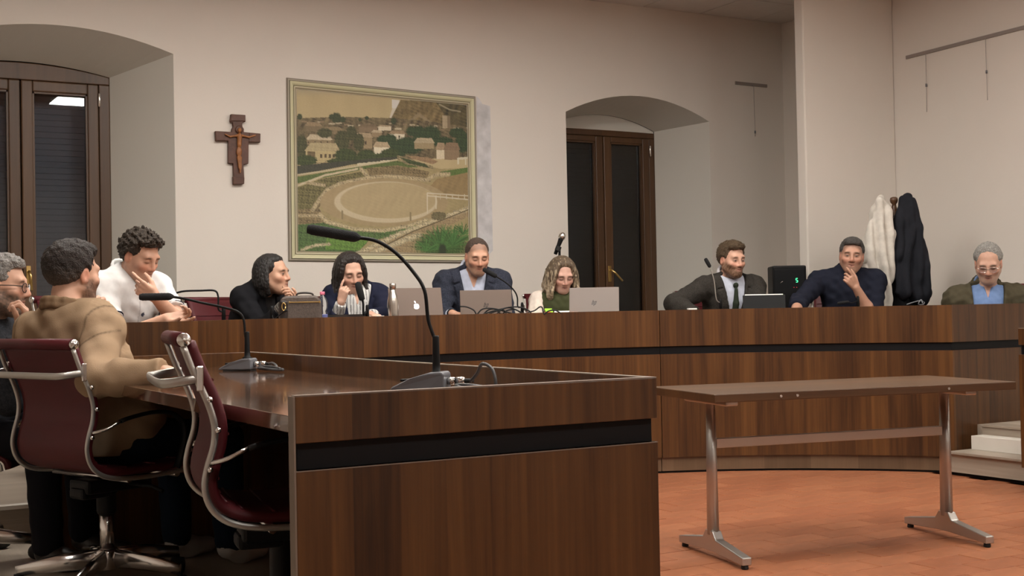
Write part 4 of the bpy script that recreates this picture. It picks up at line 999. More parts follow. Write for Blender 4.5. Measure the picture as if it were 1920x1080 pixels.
# ------------------------------------------------------------------ the ten people
chair1_at = at(199, 900, 4.5); chair1_at[2] = ZS
C1 = make_chair(tuple(chair1_at), ang(dirq(140)), 'burgundy swivel chair occupied by the man in the tan jacket', -.03)
c2 = at(526, 800, 3.32); CH = make_chair((c2[0], c2[1], ZS), ang(dirq(109.5)), 'empty burgundy swivel chair pushed under the front desk beside its end panel')
def chair_at(pos, d, label, src=None):
    c = copy_tree(src or CH); c.location = pos; c.rotation_euler.z = ang(d); c['label'] = label; return c
def seat(B, label, q=None, back=.03, side=0):
    p = B['Pv']-B['ft']*back+B['lt']*side; d = B['ft'] if q is None else dirq(q); return chair_at((p[0], p[1], B['floor']), d, label)

# tan jacket
B = person('dark haired man in a tan suede jacket seen from behind on a burgundy chair', (139, 516, 4.47), 148, 2, (127, 625, 4.42), 150,
    dict(R=dict(e=(262, 702, 4.05), w=(312, 700, 4.02), n=-UP0, c=.3), L=dict(e=(60, 720, 4.85), w=(182, 606, 4.75), f=dirq(60, 55), n=dirq(0), c=.6)),
    floor=ZS, dY=.18, pv=(212, 4.54), pelz=.54, beard=((.05, .03, .02), .75), hs=.95, bs=1.02, trousers='denim', shoe='shoe_pale', sw=.168)
hair_shell(B, .014, (.020, .013, .010), off=.004, nape=-.088, vol=[ell((0, .03, .085), (.060, .066, .045), .03)], gray=((.075, .06, .05), -.02, .03), ns=(.0045, .024, 4), slope=.95)
def tanfn(V, c):
    x, y, z = tl(B, V).T
    yoke = np.exp(-((z+.135+.02*np.cos(x*12))/.0035)**2)*(y < 0); am = np.exp(-((np.abs(x)-.185)/.0035)**2)*(z > -.16); sd = np.exp(-((np.abs(x)-.10+.25*(z+.14)*0)/.003)**2)*(y < 0)*(z < -.135)*0
    return c*(1-.55*np.clip(yoke+am+sd, 0, 1))[:, None]
top(B, 'tan_jacket', .018, (.30, .205, .128), 'suede', .0075, .97, None, (.006, .11, 1), hem=ZS+.47, colfn=tanfn, extra=[ell(B['Pv']-UP0*.05, (.175, .135, .13), .05, 1, B['TR'])])
put(B, 'jacket_collar', [G(ring(B, .070, .022, .017, .20, gap=.35), 0, [], (.002, .05, 3))], .006, 'suede', (.21, .135, .08))

# glasses man at the left edge
B = person('bearded man with grey hair and dark glasses at the left edge, hand at his mouth', (5, 537, 4.95), 98, 4, (-22, 632, 5.0), 80,
    dict(R=dict(e=(10, 745, 4.8), w=(40, 622, 4.75), f=dirq(70, 75), n=dirq(-70), c=.75), L=dict(e=(45, 720, 5.2), w=(100, 700, 5.3), n=-UP0)),
    floor=ZS, pel=.12, pelz=.54, beard=((.10, .08, .065), .8), hs=.94, bs=1.05)
hair_shell(B, .013, (.075, .062, .052), off=.004, vol=[ell((0, .03, .085), (.06, .066, .042), .03)], ns=(.006, .028, 4), gray=((.22, .205, .19), .0, -.04))
glasses(B, r=.022)
top(B, 'dark_grey_jacket', .02, (.028, .03, .036), 'tweed', .009, .9, None, (.006, .10, 2))
chair_at((B['Pv'][0]-.02, B['Pv'][1], ZS), dirq(95), 'burgundy swivel chair mostly cut off at the left edge, under the man with glasses', C1)

# white polo
B = person('curly haired man in a white polo shirt leaning with chin on hand', (264, 482, 6.15), 62, 24, (240, 540, 6.2), 52,
    dict(R=dict(e=(208, 602, 6.0), w=(312, 598, 5.93), f=dirq(85, 6), n=dirq(20, 40), c=[.15, .4, .55, .65], t=.4), L=dict(e=(330, 602, 6.1), w=(291, 556, 5.98), f=dirq(-70, 32), n=dirq(-130, 0)*1.0+UP0*.7, c=[.2, .8, .9, .95], t=.5)),
    dY=0.1, pel=.17, brow=(.03, .02, .015), hs=.95, beard=((.12, .06, .04), .25))
hair_shell(B, .022, (.032, .021, .013), off=.006, vol=[ell((0, .04, .085), (.070, .066, .042), .03)], ns=(.011, .024, 4), front=.002)
def whitefn(V, c):
    x, y, z = tl(B, V).T
    bad = ((x+.022)**2+(z+.088)**2 < .011**2) & (y > 0)
    pl = (np.abs(x+.0) < .0035) & (y > 0) & (z > -.16)
    c[pl] *= .75; c[bad] = (.05, .06, .09)
    return c
top(B, 'polo_shirt', .016, (.72, .71, .70), 'cloth', .0065, -.62, vcut(B, -.0, .026, .09), (.005, .09, 1), colfn=whitefn)
put(B, 'polo_collar', [G(ring(B, .064, .0, .011, .25, gap=.25, n=18), 0)], .005, 'cloth', (.74, .73, .72))
for s in 'RL':
    a = B['A'][s]; A0 = B['shj'][s]; d = nz(a['E']-A0); p = A0+(a['E']-A0)*.60
    put(B, 'sleeve_trim', [G([cap(A0, .0565, a['E'], .0465, .02)], .018, [(p, d), (p-d*.007, -d)])], .004, 'cloth', (.012, .014, .03))
seat(B, 'burgundy swivel chair hidden behind the man in the white polo shirt')

# woman in black
B = person('black haired woman in a black jacket in profile behind the brown bag', (513, 516, 7.3), 74, -2, (487, 560, 7.38), 58,
    dict(R=dict(e=(505, 602, 7.1), w=(533, 571, 7.02), f=dirq(70, 30), n=dirq(-20, 60), c=.45), L=dict(e=(560, 598, 7.3), w=(543, 572, 7.12), f=dirq(30, 60), n=dirq(-70), c=.6)),
    fem=1, dY=0.4, pel=.16, hs=.96, brow=(.012, .009, .008), skin=(.54, .31, .21))
sp = [(t, .006, .030, -.008, .019, .013) for t in range(-96, 97, 12)]+[(t, .0, .012, -.02, .018, .014) for t in range(-90, 91, 18)]
hair_shell(B, .013, (.009, .007, .0065), off=.012, slope=1.1, m='hair', ns=(.002, .03, 4), nape=-.09, extra=strands(B, sp, .004, 1), front=.004)
top(B, 'black_jacket', .020, (.009, .009, .011), 'cloth', .008, .80, vcut(B, -.25, .05), (.005, .09, 1))
put(B, 'striped_cuff', [*sleeve(B, 'R', .012, .95)], .007, 'cloth', (.3, .27, .24), lambda V, c: c*np.where(np.sin((V@B['A']['R']['fa'])*6.28/.016) > .1, 1, .12)[:, None])
put(B, 'blouse', [G(B['torso']+B['shoulders'], .008, [], None, .02)], .011, 'cloth', (.02, .018, .018))
seat(B, 'burgundy swivel chair showing its back left of the woman in black', 62, -.02)

# long haired woman
B = person('long haired woman in navy blazer and striped shirt, cheek on her fist', (657, 513, 7.9), 26, 17, (668, 556, 7.95), 12,
    dict(R=dict(e=(628, 606, 7.72), w=(640, 567, 7.64), f=dirq(60, 74), n=dirq(150, 10), c=[.15, .8, .85, .9], t=.5), L=dict(e=(722, 592, 7.75), w=(694, 590, 7.52), f=dirq(40, -8), n=-UP0, c=.4)),
    fem=1, dY=0.25, pel=.15, hs=1.0, hr=4, skin=(.62, .37, .27))
sp = [(t, .006, .23 if abs(t) > 50 else .13, .055, .020, .013) for t in (-125, -110, -95, -80, -64, -40, -15, 15, 40, 64, 80, 95, 110, 125)]+[(t, .0, .20, .07, .017, .010) for t in (-118, -102, -88, 88, 102, 118)]
hair_shell(B, .014, (.016, .011, .009), off=.014, slope=1.15, m='hair', ns=(.002, .03, 4), nape=-.09, extra=strands(B, sp, .006, 2), front=.004)
put(B, 'striped_shirt', [G(B['torso']+B['shoulders'], .009, [], (.002, .06, 1), .02, vcut(B, -.03, .03, .09)), *sleeve(B, 'R', .011, .97), *sleeve(B, 'L', .011, .97)], .007, 'cloth', (.66, .65, .63),
    lambda V, c: c*np.where(np.sin(tl(B, V)[:, 0]*6.28/.020) > .55, .30, 1.)[:, None])
put(B, 'shirt_collar', [G(ring(B, .056, .015, .010, .3, gap=.3), 0)], .005, 'cloth', (.66, .65, .63))
top(B, 'navy_blazer', .022, (.014, .016, .034), 'cloth', .0075, .80, lapel(B, -.30, .085, .05, .05), (.005, .09, 1), fr=dict(R=.72))
MB().tube([B['A']['R']['W']-B['org']-B['A']['R']['fa']*.012+nz(np.cross(B['A']['R']['fa'], UP0))*.03*math.cos(a)+nz(np.cross(B['A']['R']['fa'], np.cross(B['A']['R']['fa'], UP0)))*.03*math.sin(a) for a in np.linspace(0, 6.283, 16)], .003, 6).build('hair_tie', 'rubber', B['o'])
seat(B, 'burgundy swivel chair hidden behind the long haired woman')

# man in blue jacket
B = person('balding man in a blue grey jacket and open light blue shirt reading at the microphone', (895, 482, 8.42), 14, 17, (886, 530, 8.5), 8,
    dict(R=dict(e=(828, 590, 8.35), w=(848, 588, 8.12), f=dirq(35, -5), n=-UP0, c=.4), L=dict(e=(945, 590, 8.35), w=(928, 592, 8.1), n=-UP0, c=.4)),
    dY=0.28, pel=.17, hs=.99, buzz=((.16, .10, .075), .6, .75, .012), beard=((.14, .085, .06), .42), bs=1.04, sw=.18, skin=(.62, .35, .24))
hair_shell(B, .0055, (.075, .052, .04), off=-.022, slope=.85, ns=(.0012, .012, 4), front=.020)
put(B, 'light_blue_shirt', [G(B['torso']+B['shoulders'], .008, [], (.002, .06, 1), .02, vcut(B, -.015, .038, .09)), *sleeve(B, 'R', .009, .98), *sleeve(B, 'L', .009, .98)], .007, 'cloth', (.50, .54, .66))
put(B, 'shirt_collar', [G(ring(B, .068, .020, .012, .35, gap=.28, n=18), 0)], .005, 'cloth', (.58, .62, .73))
top(B, 'blue_grey_jacket', .024, (.034, .038, .055), 'tweed', .0075, .88, lapel(B, -.33, .085, .06, .06), (.005, .09, 1))
a = B['A']['R']; u1 = nz(np.cross(a['fa'], UP0)); u2 = np.cross(a['fa'], u1)
MB().tube([a['W']-B['org']-a['fa']*.006+(u1*math.cos(t)+u2*math.sin(t))*.031 for t in np.linspace(0, 6.283, 18)], .006, 6).build('wrist_watch', 'black', B['o'])
seat(B, 'burgundy swivel chair hidden behind the man in the blue jacket')

# blonde woman
B = person('blonde wavy haired woman in olive vest over white blouse looking down at a laptop', (1054, 517, 8.68), 16, 22, (1048, 563, 8.75), 10,
    dict(R=dict(e=(1003, 604, 8.6), w=(1022, 594, 8.38), f=dirq(30, -5), n=-UP0, c=.4), L=dict(e=(1100, 604, 8.6), w=(1084, 594, 8.38), n=-UP0, c=.4)),
    fem=1, dY=0.25, pel=.14, hs=.96, skin=(.62, .37, .29), brow=(.12, .07, .04))
sp = [(t, .014, .055 if abs(t) > 40 else .03, .030, .022, .013) for t in range(-130, 131, 13)]+[(t, .020, .03, .035, .017, .010) for t in range(-122, 123, 20)]
def blond(V, c):
    n = noise(V.astype(f32)*np.array([1, 1, .25], f32), .018, 9)[:, None]; z = ((V-B['H'])@B['HR'])[:, 2:]; t = sstep(.25, .9, n*.8+.5-z*5); return np.array((.105, .070, .042))*(1-t)+np.array((.42, .33, .22))*t
hb = hair_shell(B, .016, (.12, .08, .05), off=.014, slope=1.15, m='hair', ns=(.003, .03, 4), nape=-.09, extra=strands(B, sp, .011, 3), front=.002)
Vh = np.array([v.co[:] for v in hb.data.vertices])+B['org']; hb.data.color_attributes['col'].data.foreach_set('color', np.concatenate([blond(Vh, None), np.ones((len(Vh), 1))], 1).astype(f32).ravel())
put(B, 'white_blouse', [*sleeve(B, 'R', .016, .95, (.005, .06, 1)), *sleeve(B, 'L', .016, .95, (.005, .06, 1)), G(B['shoulders'], .008, [], None, .02)], .007, 'cloth', (.74, .64, .56))
def keyhole(X, d):
    x, y, z = tl(B, X).T; e = np.sqrt((x/.022)**2+((z+.085)/.042)**2); return np.maximum(d, np.where(y > 0, (1-e)*.02, -.2)).astype(f32)
put(B, 'olive_vest', [G(B['torso']+[cap(B['shj']['L']+B['lt']*.04, .055, B['shj']['R']-B['lt']*.04, .055, .05), cap(B['NB'], .062, B['NB']-UP0*.06, .07, .04)], .018, [((0, 0, ZP+.5), (0, 0, -1)), (B['NB']+UP0*.012, UP0)], (.004, .07, 1), .02, keyhole)], .0065, 'cloth', (.060, .066, .030))
seat(B, 'burgundy swivel chair showing a strip of red beside the blonde woman', 4, .03, -.04)

# bearded man with tie
B = person('bearded man in a dark grey suit and green tie turned towards the tablet', (1373, 488, 8.72), 26, 6, (1368, 540, 8.78), 14,
    dict(R=dict(e=(1266, 572, 8.55), w=(1304, 590, 8.36), f=dirq(70, -10), n=-UP0, c=.4), L=dict(e=(1425, 588, 8.6), w=(1400, 594, 8.36), n=-UP0, c=.4)),
    dY=0.4, pel=.13, hs=1.01, beard=((.11, .06, .032), .85), sw=.185, bs=1.06, skin=(.62, .36, .26), brow=(.06, .035, .02))
hair_shell(B, .017, (.085, .055, .03), off=.004, vol=[ell((.0, .042, .094), (.062, .064, .040), .03)], ns=(.006, .026, 4), gray=((.10, .07, .045), -.01, .05))
put(B, 'pale_shirt', [G(B['torso']+B['shoulders'], .008, [], (.002, .06, 1), .02), *sleeve(B, 'R', .009, .98), *sleeve(B, 'L', .009, .98)], .007, 'cloth', (.50, .53, .62))
put(B, 'shirt_collar', [G(ring(B, .068, .018, .013, .35, gap=.12, n=18), 0)], .005, 'cloth', (.64, .63, .66))
w_ = lambda x, y, z: B['Sh']+B['TR']@np.array([x, y, z])
put(B, 'green_tie', [G([ell(w_(0, .098, .052), (.020, .014, .022), .01, 1, B['TR']), cap(w_(0, .112, .025), .012, w_(0, .138, -.07), .021, .01), cap(w_(0, .138, -.07), .021, w_(0, .140, -.33), .035, .01)], .0, [], None, .01)], .005, 'cloth', (.030, .038, .026))
top(B, 'dark_grey_suit_jacket', .024, (.036, .032, .028), 'tweed', .0075, .90, lapel(B, -.33, .085, .06, .06), (.005, .09, 1))
pn = w_(.118, .130, -.085)-B['org']; MB().lathe([(.007, 0), (.006, .004), (.001, .005)], M4=Matrix.Translation(Vector(pn)) @ Vector(B['fo']).to_track_quat('Z', 'Y').to_matrix().to_4x4(), n=10).build('lapel_pin', 'white_lam', B['o'])
seat(B, 'burgundy swivel chair with a chrome end disc behind the bearded man', 22)

# navy sweater
B = person('man with cropped grey hair in a navy sweater, chin propped on his raised hand', (1597, 480, 8.72), -14, 3, (1588, 528, 8.80), -8,
    dict(R=dict(e=(1478, 580, 8.60), w=(1490, 588, 8.28), f=dirq(10, -40), n=dirq(60), c=.4), L=dict(e=(1628, 572, 8.62), w=(1605, 539, 8.54), f=dirq(-62, 46), n=dirq(195, 15), c=[.1, .65, .8, .85], t=.35)),
    dY=0.3, pel=.10, hs=1.01, hr=-5, beard=((.10, .06, .045), .4), buzz=((.06, .05, .045), .5, .85, .0), bs=1.06, sw=.19, skin=(.50, .275, .19))
hair_shell(B, .010, (.075, .07, .066), off=-.002, vol=[ell((0, .04, .093), (.060, .058, .030), .03)], ns=(.003, .016, 4), gray=((.13, .12, .115), .0, .04))
top(B, 'navy_sweater', .018, (.013, .015, .026), 'cloth', .0075, .5, None, (.006, .085, 1), fr=dict(R=.50, L=.22))
put(B, 'sweater_neck', [G(ring(B, .062, .014, .010, .2, gap=.0, n=16), 0)], .005, 'cloth', (.012, .014, .024))
seat(B, 'burgundy swivel chair behind the man in the navy sweater', -14)

# older man
B = person('older grey haired man with glasses in olive jacket and blue shirt, head bowed', (1853, 495, 8.32), -22, 24, (1850, 560, 8.42), -14,
    dict(R=dict(e=(1790, 602, 8.55), w=(1822, 612, 8.42), n=-UP0, c=.4), L=dict(e=(1918, 606, 8.72), w=(1880, 618, 8.46), n=-UP0, c=.4)),
    dY=0.36, lq=-52, pel=.10, hs=1.05, bs=1.10, sw=.18, skin=(.58, .34, .25), brow=(.2, .18, .16), beard=((.30, .25, .21), .35))
hair_shell(B, .012, (.30, .29, .27), off=-.008, slope=.9, ns=(.004, .02, 4), front=.020)
glasses(B, 'steel', r=.021, square=.1)
put(B, 'blue_shirt', [G(B['torso']+B['shoulders'], .010, [], (.003, .06, 1), .02, vcut(B, .03, .02, .10))], .007, 'cloth', (.17, .26, .47))
put(B, 'shirt_collar', [G(ring(B, .068, .020, .012, .35, gap=.3, n=18), 0)], .005, 'cloth', (.15, .22, .38))
top(B, 'olive_jacket', .028, (.075, .064, .040), 'cloth', .008, .92, lapel(B, -.42, .10, .06, .03, .004, .055), (.008, .075, 1))
put(B, 'jacket_collar', [G(ring(B, .084, .012, .015, .25, gap=.55, n=16), 0, [], (.002, .04, 2))], .006, 'cloth', (.07, .06, .036))
seat(B, 'burgundy swivel chair hidden behind the older man', -52, .06, .06)
print('people done')
# ------------------------------------------------------------------ painted mural in a moulded frame
TLc, TRc, BLc, BRc = (onb(*p, BW-.002) for p in ((536.5, 145.6), (891, 181), (540.4, 490.2), (896, 494)))
mo = (TLc+TRc+BLc+BRc)/4; mural = empty('mural', tuple(mo), 0, 'large painted view of an oval Roman arena and town in a pale green moulded frame', 'mural')
def mp(u, v, off=0): p = (TLc*(1-u)+TRc*u)*(1-v)+(BLc*(1-u)+BRc*u)*v-mo; return np.array([p[0], -off, p[2]])
Wm, Hm = np.linalg.norm(TRc-TLc), np.linalg.norm(BLc-TLc)
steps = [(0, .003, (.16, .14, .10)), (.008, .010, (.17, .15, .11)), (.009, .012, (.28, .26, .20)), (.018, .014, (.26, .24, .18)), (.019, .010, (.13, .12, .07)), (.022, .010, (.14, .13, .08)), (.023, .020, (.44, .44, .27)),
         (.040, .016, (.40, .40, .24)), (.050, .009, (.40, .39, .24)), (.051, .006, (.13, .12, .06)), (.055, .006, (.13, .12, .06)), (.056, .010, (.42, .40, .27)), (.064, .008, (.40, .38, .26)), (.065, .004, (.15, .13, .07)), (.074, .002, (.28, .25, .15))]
def inset(k, o): return [mp(k/Wm, k/Hm, o), mp(1-k/Wm, k/Hm, o), mp(1-k/Wm, 1-k/Hm, o), mp(k/Wm, 1-k/Hm, o)]
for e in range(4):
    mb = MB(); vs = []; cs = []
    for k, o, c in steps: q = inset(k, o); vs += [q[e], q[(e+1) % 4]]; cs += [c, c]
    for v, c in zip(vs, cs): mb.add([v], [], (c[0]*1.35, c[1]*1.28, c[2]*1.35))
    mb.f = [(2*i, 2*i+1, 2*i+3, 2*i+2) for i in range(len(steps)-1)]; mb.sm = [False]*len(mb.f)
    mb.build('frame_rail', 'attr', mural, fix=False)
# the picture itself: flat paint on a fine grid of coloured points
NU, NV = 330, 300
U, Vv = np.meshgrid((np.arange(NU)+.5)/NU, (np.arange(NV)+.5)/NV, indexing='ij')
xl = 103+(110-103)*Vv; xr = 1040+(1045-1040)*Vv; X = xl+(xr-xl)*U; yt = 110+90*U; yb = 993+12*U; Y = yt+(yb-yt)*Vv
img = np.zeros((NU, NV, 3)); img[:] = (.36, .29, .155)
rg = np.random.default_rng(5)
PX = np.stack([X.ravel(), Y.ravel(), np.zeros(X.size)], 1).astype(f32)
def ns2(wl, seed): return noise(PX, wl, seed).reshape(X.shape)
N1, N2, N3, N4 = ns2(12, 1), ns2(28, 2), ns2(60, 3), ns2(160, 4)
grain = rg.normal(size=X.shape)
def fill(m, c, var=0, n=None):
    m = np.clip(m, 0, 1)[..., None]; cc = np.array(c, float)*np.ones(X.shape+(3,))
    if var: cc = cc*(1+var*(N1 if n is None else n)+.4*var*grain)[..., None]
    img[:] = img*(1-m)+np.clip(cc, 0, 1)*m
def polym(P):
    P = np.array(P, float); ins = np.zeros(X.shape, bool); j = len(P)-1
    for i in range(len(P)):
        c = ((P[i, 1] > Y) != (P[j, 1] > Y)) & (X < (P[j, 0]-P[i, 0])*(Y-P[i, 1])/(P[j, 1]-P[i, 1]+1e-9)+P[i, 0]); ins ^= c; j = i
    return ins.astype(float)
def ellm(cx, cy, rx, ry, soft=.06, rag=0): d = np.sqrt(((X-cx)/rx)**2+((Y-cy)/ry)**2)+rag*N1; return 1-sstep(1-soft, 1+soft, d)
def linem(P, w, rag=0):
    m = np.zeros(X.shape)
    for (x0, y0), (x1, y1) in zip(P, P[1:]):
        dx, dy = x1-x0, y1-y0; t = np.clip(((X-x0)*dx+(Y-y0)*dy)/(dx*dx+dy*dy+1e-9), 0, 1); d = np.hypot(X-x0-t*dx, Y-y0-t*dy); m = np.maximum(m, 1-sstep(w*.7, w*1.2, d+rag*N1*w))
    return m
fill(np.ones(X.shape), (.37, .295, .16), .05, N4); fill(sstep(160, 110, Y), (.31, .26, .16))
fill(polym([(628, 170), (655, 170), (640, 220), (600, 290), (590, 290)]), (.46, .42, .33)); fill(polym([(612, 168), (655, 172), (640, 215), (612, 215)]), (.50, .48, .44))
fill(polym([(660, 170), (1060, 190), (1060, 330), (590, 300), (625, 235)]), (.145, .105, .045), .35, N2); fill(polym([(860, 185), (1060, 190), (1060, 330), (930, 320), (900, 240)]), (.075, .060, .026), .4, N2)
fill(linem([(700, 300), (760, 250), (820, 290)], 10, .5)*.6, (.24, .19, .11)); fill(linem([(880, 195), (940, 225), (1000, 235)], 4)*.7, (.30, .26, .17))
fill(polym([(100, 270), (340, 262), (600, 268), (800, 285), (1060, 320), (1060, 480), (100, 520)]), (.115, .088, .045), .45, N2)
for i in range(26):                                                      # far pale roofs and walls
    x = 130+i*36+rg.integers(-12, 12); y = 275+.05*(x-100)+rg.integers(-6, 22); w_, h_ = rg.integers(16, 42), rg.integers(6, 13)
    fill(polym([(x, y), (x+w_, y+2), (x+w_, y+h_), (x, y+h_)]), (.36, .30, .20) if i % 3 else (.20, .14, .08), .12)
for x, y, r in ((310, 268, 26), (285, 262, 14), (437, 278, 9), (473, 268, 10), (620, 284, 16), (345, 276, 15), (120, 262, 14)): fill(ellm(x, y, r, r*1.1, .2, .12), (.035, .045, .018), .3)
def house(x, y, w_, h_, rh, wall, roof, win=0):
    fill(polym([(x, y), (x+w_, y+2), (x+w_, y+h_), (x, y+h_)]), wall, .08)
    fill(polym([(x-6, y+2), (x+w_*.15, y-rh), (x+w_*.9, y-rh+2), (x+w_+7, y+4)]), roof, .15)
    for k in range(win): fill(polym([(x+8+k*w_/win, y+h_*.35), (x+14+k*w_/win, y+h_*.35), (x+14+k*w_/win, y+h_*.65), (x+8+k*w_/win, y+h_*.65)]), (.05, .035, .02))
fill(polym([(896, 255), (940, 257), (940, 325), (896, 325)]), (.30, .24, .15), .1); fill(polym([(924, 256), (940, 257), (940, 325), (924, 325)]), (.16, .12, .07))
house(150, 310, 80, 30, 20, (.15, .11, .06), (.22, .16, .09)); house(155, 385, 130, 30, 28, (.20, .15, .08), (.40, .33, .22), 4); house(430, 315, 100, 30, 14, (.17, .12, .07), (.14, .10, .055)); house(240, 330, 100, 26, 14, (.18, .13, .07), (.20, .15, .08))
house(535, 312, 72, 24, 6, (.50, .43, .31), (.28, .21, .13)); house(598, 352, 84, 34, 16, (.52, .46, .34), (.24, .17, .10), 2); house(410, 372, 92, 62, 24, (.24, .18, .10), (.30, .23, .14), 2); house(500, 345, 55, 26, 12, (.22, .16, .09), (.36, .29, .19))
for x, y, rx, ry in ((340, 395, 40, 60), (430, 400, 30, 50), (390, 350, 28, 40), (600, 390, 40, 34), (700, 420, 90, 48), (640, 440, 60, 40), (830, 360, 56, 50), (760, 350, 40, 40), (900, 400, 60, 30), (1010, 400, 40, 60), (250, 350, 40, 26), (130, 420, 30, 60), (560, 385, 30, 24), (980, 350, 46, 28), (720, 340, 30, 26)): fill(ellm(x, y, rx, ry, .15, .10), (.050, .052, .020) if x < 500 else (.026, .045, .016), .4)
house(510, 425, 84, 42, 28, (.55, .49, .36), (.34, .26, .16)); house(735, 402, 110, 34, 26, (.26, .20, .11), (.33, .27, .17)); house(860, 440, 50, 52, 38, (.50, .43, .30), (.28, .20, .12)); house(905, 440, 86, 56, 38, (.20, .14, .08), (.18, .12, .07))
house(150, 445, 175, 66, 42, (.36, .29, .15), (.33, .27, .15)); fill(polym([(160, 450), (200, 452), (200, 500), (160, 500)]), (.12, .085, .04), .2)
for k in range(4): fill(polym([(225+k*22, 465), (237+k*22, 465), (237+k*22, 485), (225+k*22, 485)]), (.07, .05, .025))
for x, y, rx, ry in ((150, 500, 60, 30), (360, 470, 60, 36), (470, 470, 50, 30), (600, 455, 50, 20), (420, 495, 90, 24), (560, 480, 90, 20), (320, 505, 60, 18)): fill(ellm(x, y, rx, ry, .15, .10), (.036, .050, .014), .4)
fill(polym([(100, 530), (330, 505), (600, 480), (640, 480), (640, 496), (400, 520), (100, 580)]), (.040, .040, .026), .25)
fill(polym([(100, 575), (420, 525), (640, 492), (880, 545), (1060, 540), (1060, 1010), (100, 1010)]), (.27, .215, .105), .10, N2)
fill(polym([(100, 590), (420, 535), (640, 500), (760, 535), (640, 540), (460, 545), (330, 575), (100, 625)]), (.075, .105, .028), .25); fill(polym([(880, 560), (1060, 535), (1060, 565), (930, 585)]), (.08, .125, .03), .2)
fill(linem([(100, 580), (420, 530), (530, 512), (640, 494)], 4), (.40, .34, .22)); fill(linem([(100, 640), (250, 580), (420, 545)], 6, .3), (.42, .35, .23), .15)
for x0, x1, y in ((420, 480, 522), (480, 545, 516), (545, 600, 508)): fill(polym([(x0, y-8), (x1, y-12), (x1, y-2), (x0, y+4)]), (.44, .39, .26), .1)
fill(polym([(640, 470), (840, 530), (840, 545), (690, 520), (640, 495)]), (.20, .16, .085), .5, N1); fill(polym([(690, 470), (820, 485), (870, 505), (840, 520), (720, 490)]), (.23, .15, .08), .2); fill(polym([(650, 480), (800, 520), (820, 540), (700, 515)]), (.04, .055, .018), .4)
fill(polym([(980, 485), (1042, 480), (1042, 490), (1034, 492), (1034, 525), (1026, 525), (1026, 494), (990, 496), (990, 520), (980, 520)]), (.46, .42, .30))
fill(polym([(100, 650), (230, 600), (440, 560), (470, 600), (330, 640), (240, 700), (190, 765), (110, 765)]), (.115, .100, .040), .5); fill(polym([(470, 540), (640, 525), (820, 560), (800, 600), (640, 590), (490, 590)]), (.155, .115, .055), .45)
fill(polym([(860, 600), (1060, 560), (1060, 720), (850, 690), (820, 640)]), (.22, .155, .07), .12, N2)
fill(polym([(110, 765), (220, 760), (260, 840), (110, 850)]), (.16, .12, .06), .5)
# arena ring walls, oval floor, pale kerb
for P, w_ in (([(185, 770), (215, 720), (260, 660), (330, 625), (470, 595), (560, 585), (660, 590), (800, 605), (860, 575), (930, 575)], 11), ([(440, 545), (485, 595)], 10), ([(225, 790), (260, 830), (400, 870), (560, 880), (700, 850)], 10), ([(115, 800), (220, 800)], 9), ([(160, 620), (245, 635)], 9)): fill(linem(P, w_, .5), (.33, .265, .155), .45)
fill(linem([(200, 775), (225, 735), (270, 675), (340, 640), (470, 612), (560, 600)], 5, .4), (.13, .095, .05), .3)
fill(ellm(575, 727, 350, 130, .02, .006), (.285, .215, .115), .06, N2)
oy = .06*(X-570)*0
fill(ellm(580, 725, 282, 112, .02), (.42, .35, .23), .04); fill(ellm(592, 716, 262, 98, .02), (.335, .262, .145), .05, N2)
fill(polym([(100, 850), (240, 838), (420, 880), (600, 885), (740, 850), (690, 900), (480, 935), (420, 1000), (100, 1010)]), (.060, .105, .030), .45); fill(polym([(260, 900), (480, 930), (430, 985), (250, 985)]), (.09, .17, .03), .4)
fill(linem([(225, 800), (260, 835), (400, 872), (560, 882), (690, 858), (800, 820)], 9, .6), (.36, .295, .175), .5)
fill(polym([(440, 990), (700, 880), (1050, 745), (1050, 800), (860, 880), (740, 1005), (430, 1005)]), (.25, .185, .10), .25)
for P, w_ in (([(430, 1000), (640, 900), (830, 830), (1045, 760)], 13), ([(500, 1000), (690, 925), (760, 905)], 16), ([(130, 985), (200, 960), (270, 955)], 8)): fill(linem(P, w_, .7), (.38, .32, .20), .5)
fill(linem([(560, 965), (720, 885), (1045, 765)], 3), (.09, .065, .03))
for p in ([(806, 785), (806, 676), (1045, 692)], [(855, 760), (855, 690)], [(1045, 712), (806, 690)]): fill(linem(p, 3.2), (.46, .41, .30))
for x in (880, 915, 950, 985, 1020): fill(linem([(x, 684), (x, 708)], 2.2), (.42, .37, .27))
for x, y in ((340, 795), (710, 803)): fill(linem([(x, y-20), (x, y+20)], 5), (.19, .15, .08))
fill(ellm(870, 800, 45, 22, .1, .1), (.12, .10, .05), .3)
fill(ellm(890, 960, 150, 80, .3, .15), (.045, .085, .022), .4)                # palm fans
for cx, cy, L_, n in ((880, 985, 150, 46), (950, 960, 130, 40), (800, 990, 75, 20), (1010, 900, 70, 22)):
    for i in range(n):
        a_ = rg.uniform(PI*1.02, PI*1.98); l_ = L_*rg.uniform(.7, 1.05); g = rg.uniform(.6, 1.5)
        fill(linem([(cx, cy), (cx+.55*l_*math.cos(a_), cy+.6*l_*math.sin(a_)), (cx+l_*math.cos(a_), cy+l_*math.sin(a_)*.92)], 1.9), (.045*g, .115*g, .028*g))
fill(ellm(890, 985, 22, 34, .3), (.02, .03, .012))
VP = np.array([mp(u, v, .0015) for u, v in zip((.0745/Wm+(1-.149/Wm)*U).ravel(), (.0745/Hm+(1-.149/Hm)*Vv).ravel())])
idx = np.arange(NU*NV).reshape(NU, NV); Fq = np.stack([idx[:-1, :-1], idx[:-1, 1:], idx[1:, 1:], idx[1:, :-1]], -1).reshape(-1, 4)
M['paint'] = mat('mural_paint', attr=True, rough=.6)
mesh_np('painting', VP, Fq, 'paint', mural, np.clip(img*1.2, 0, 1).reshape(-1, 3))
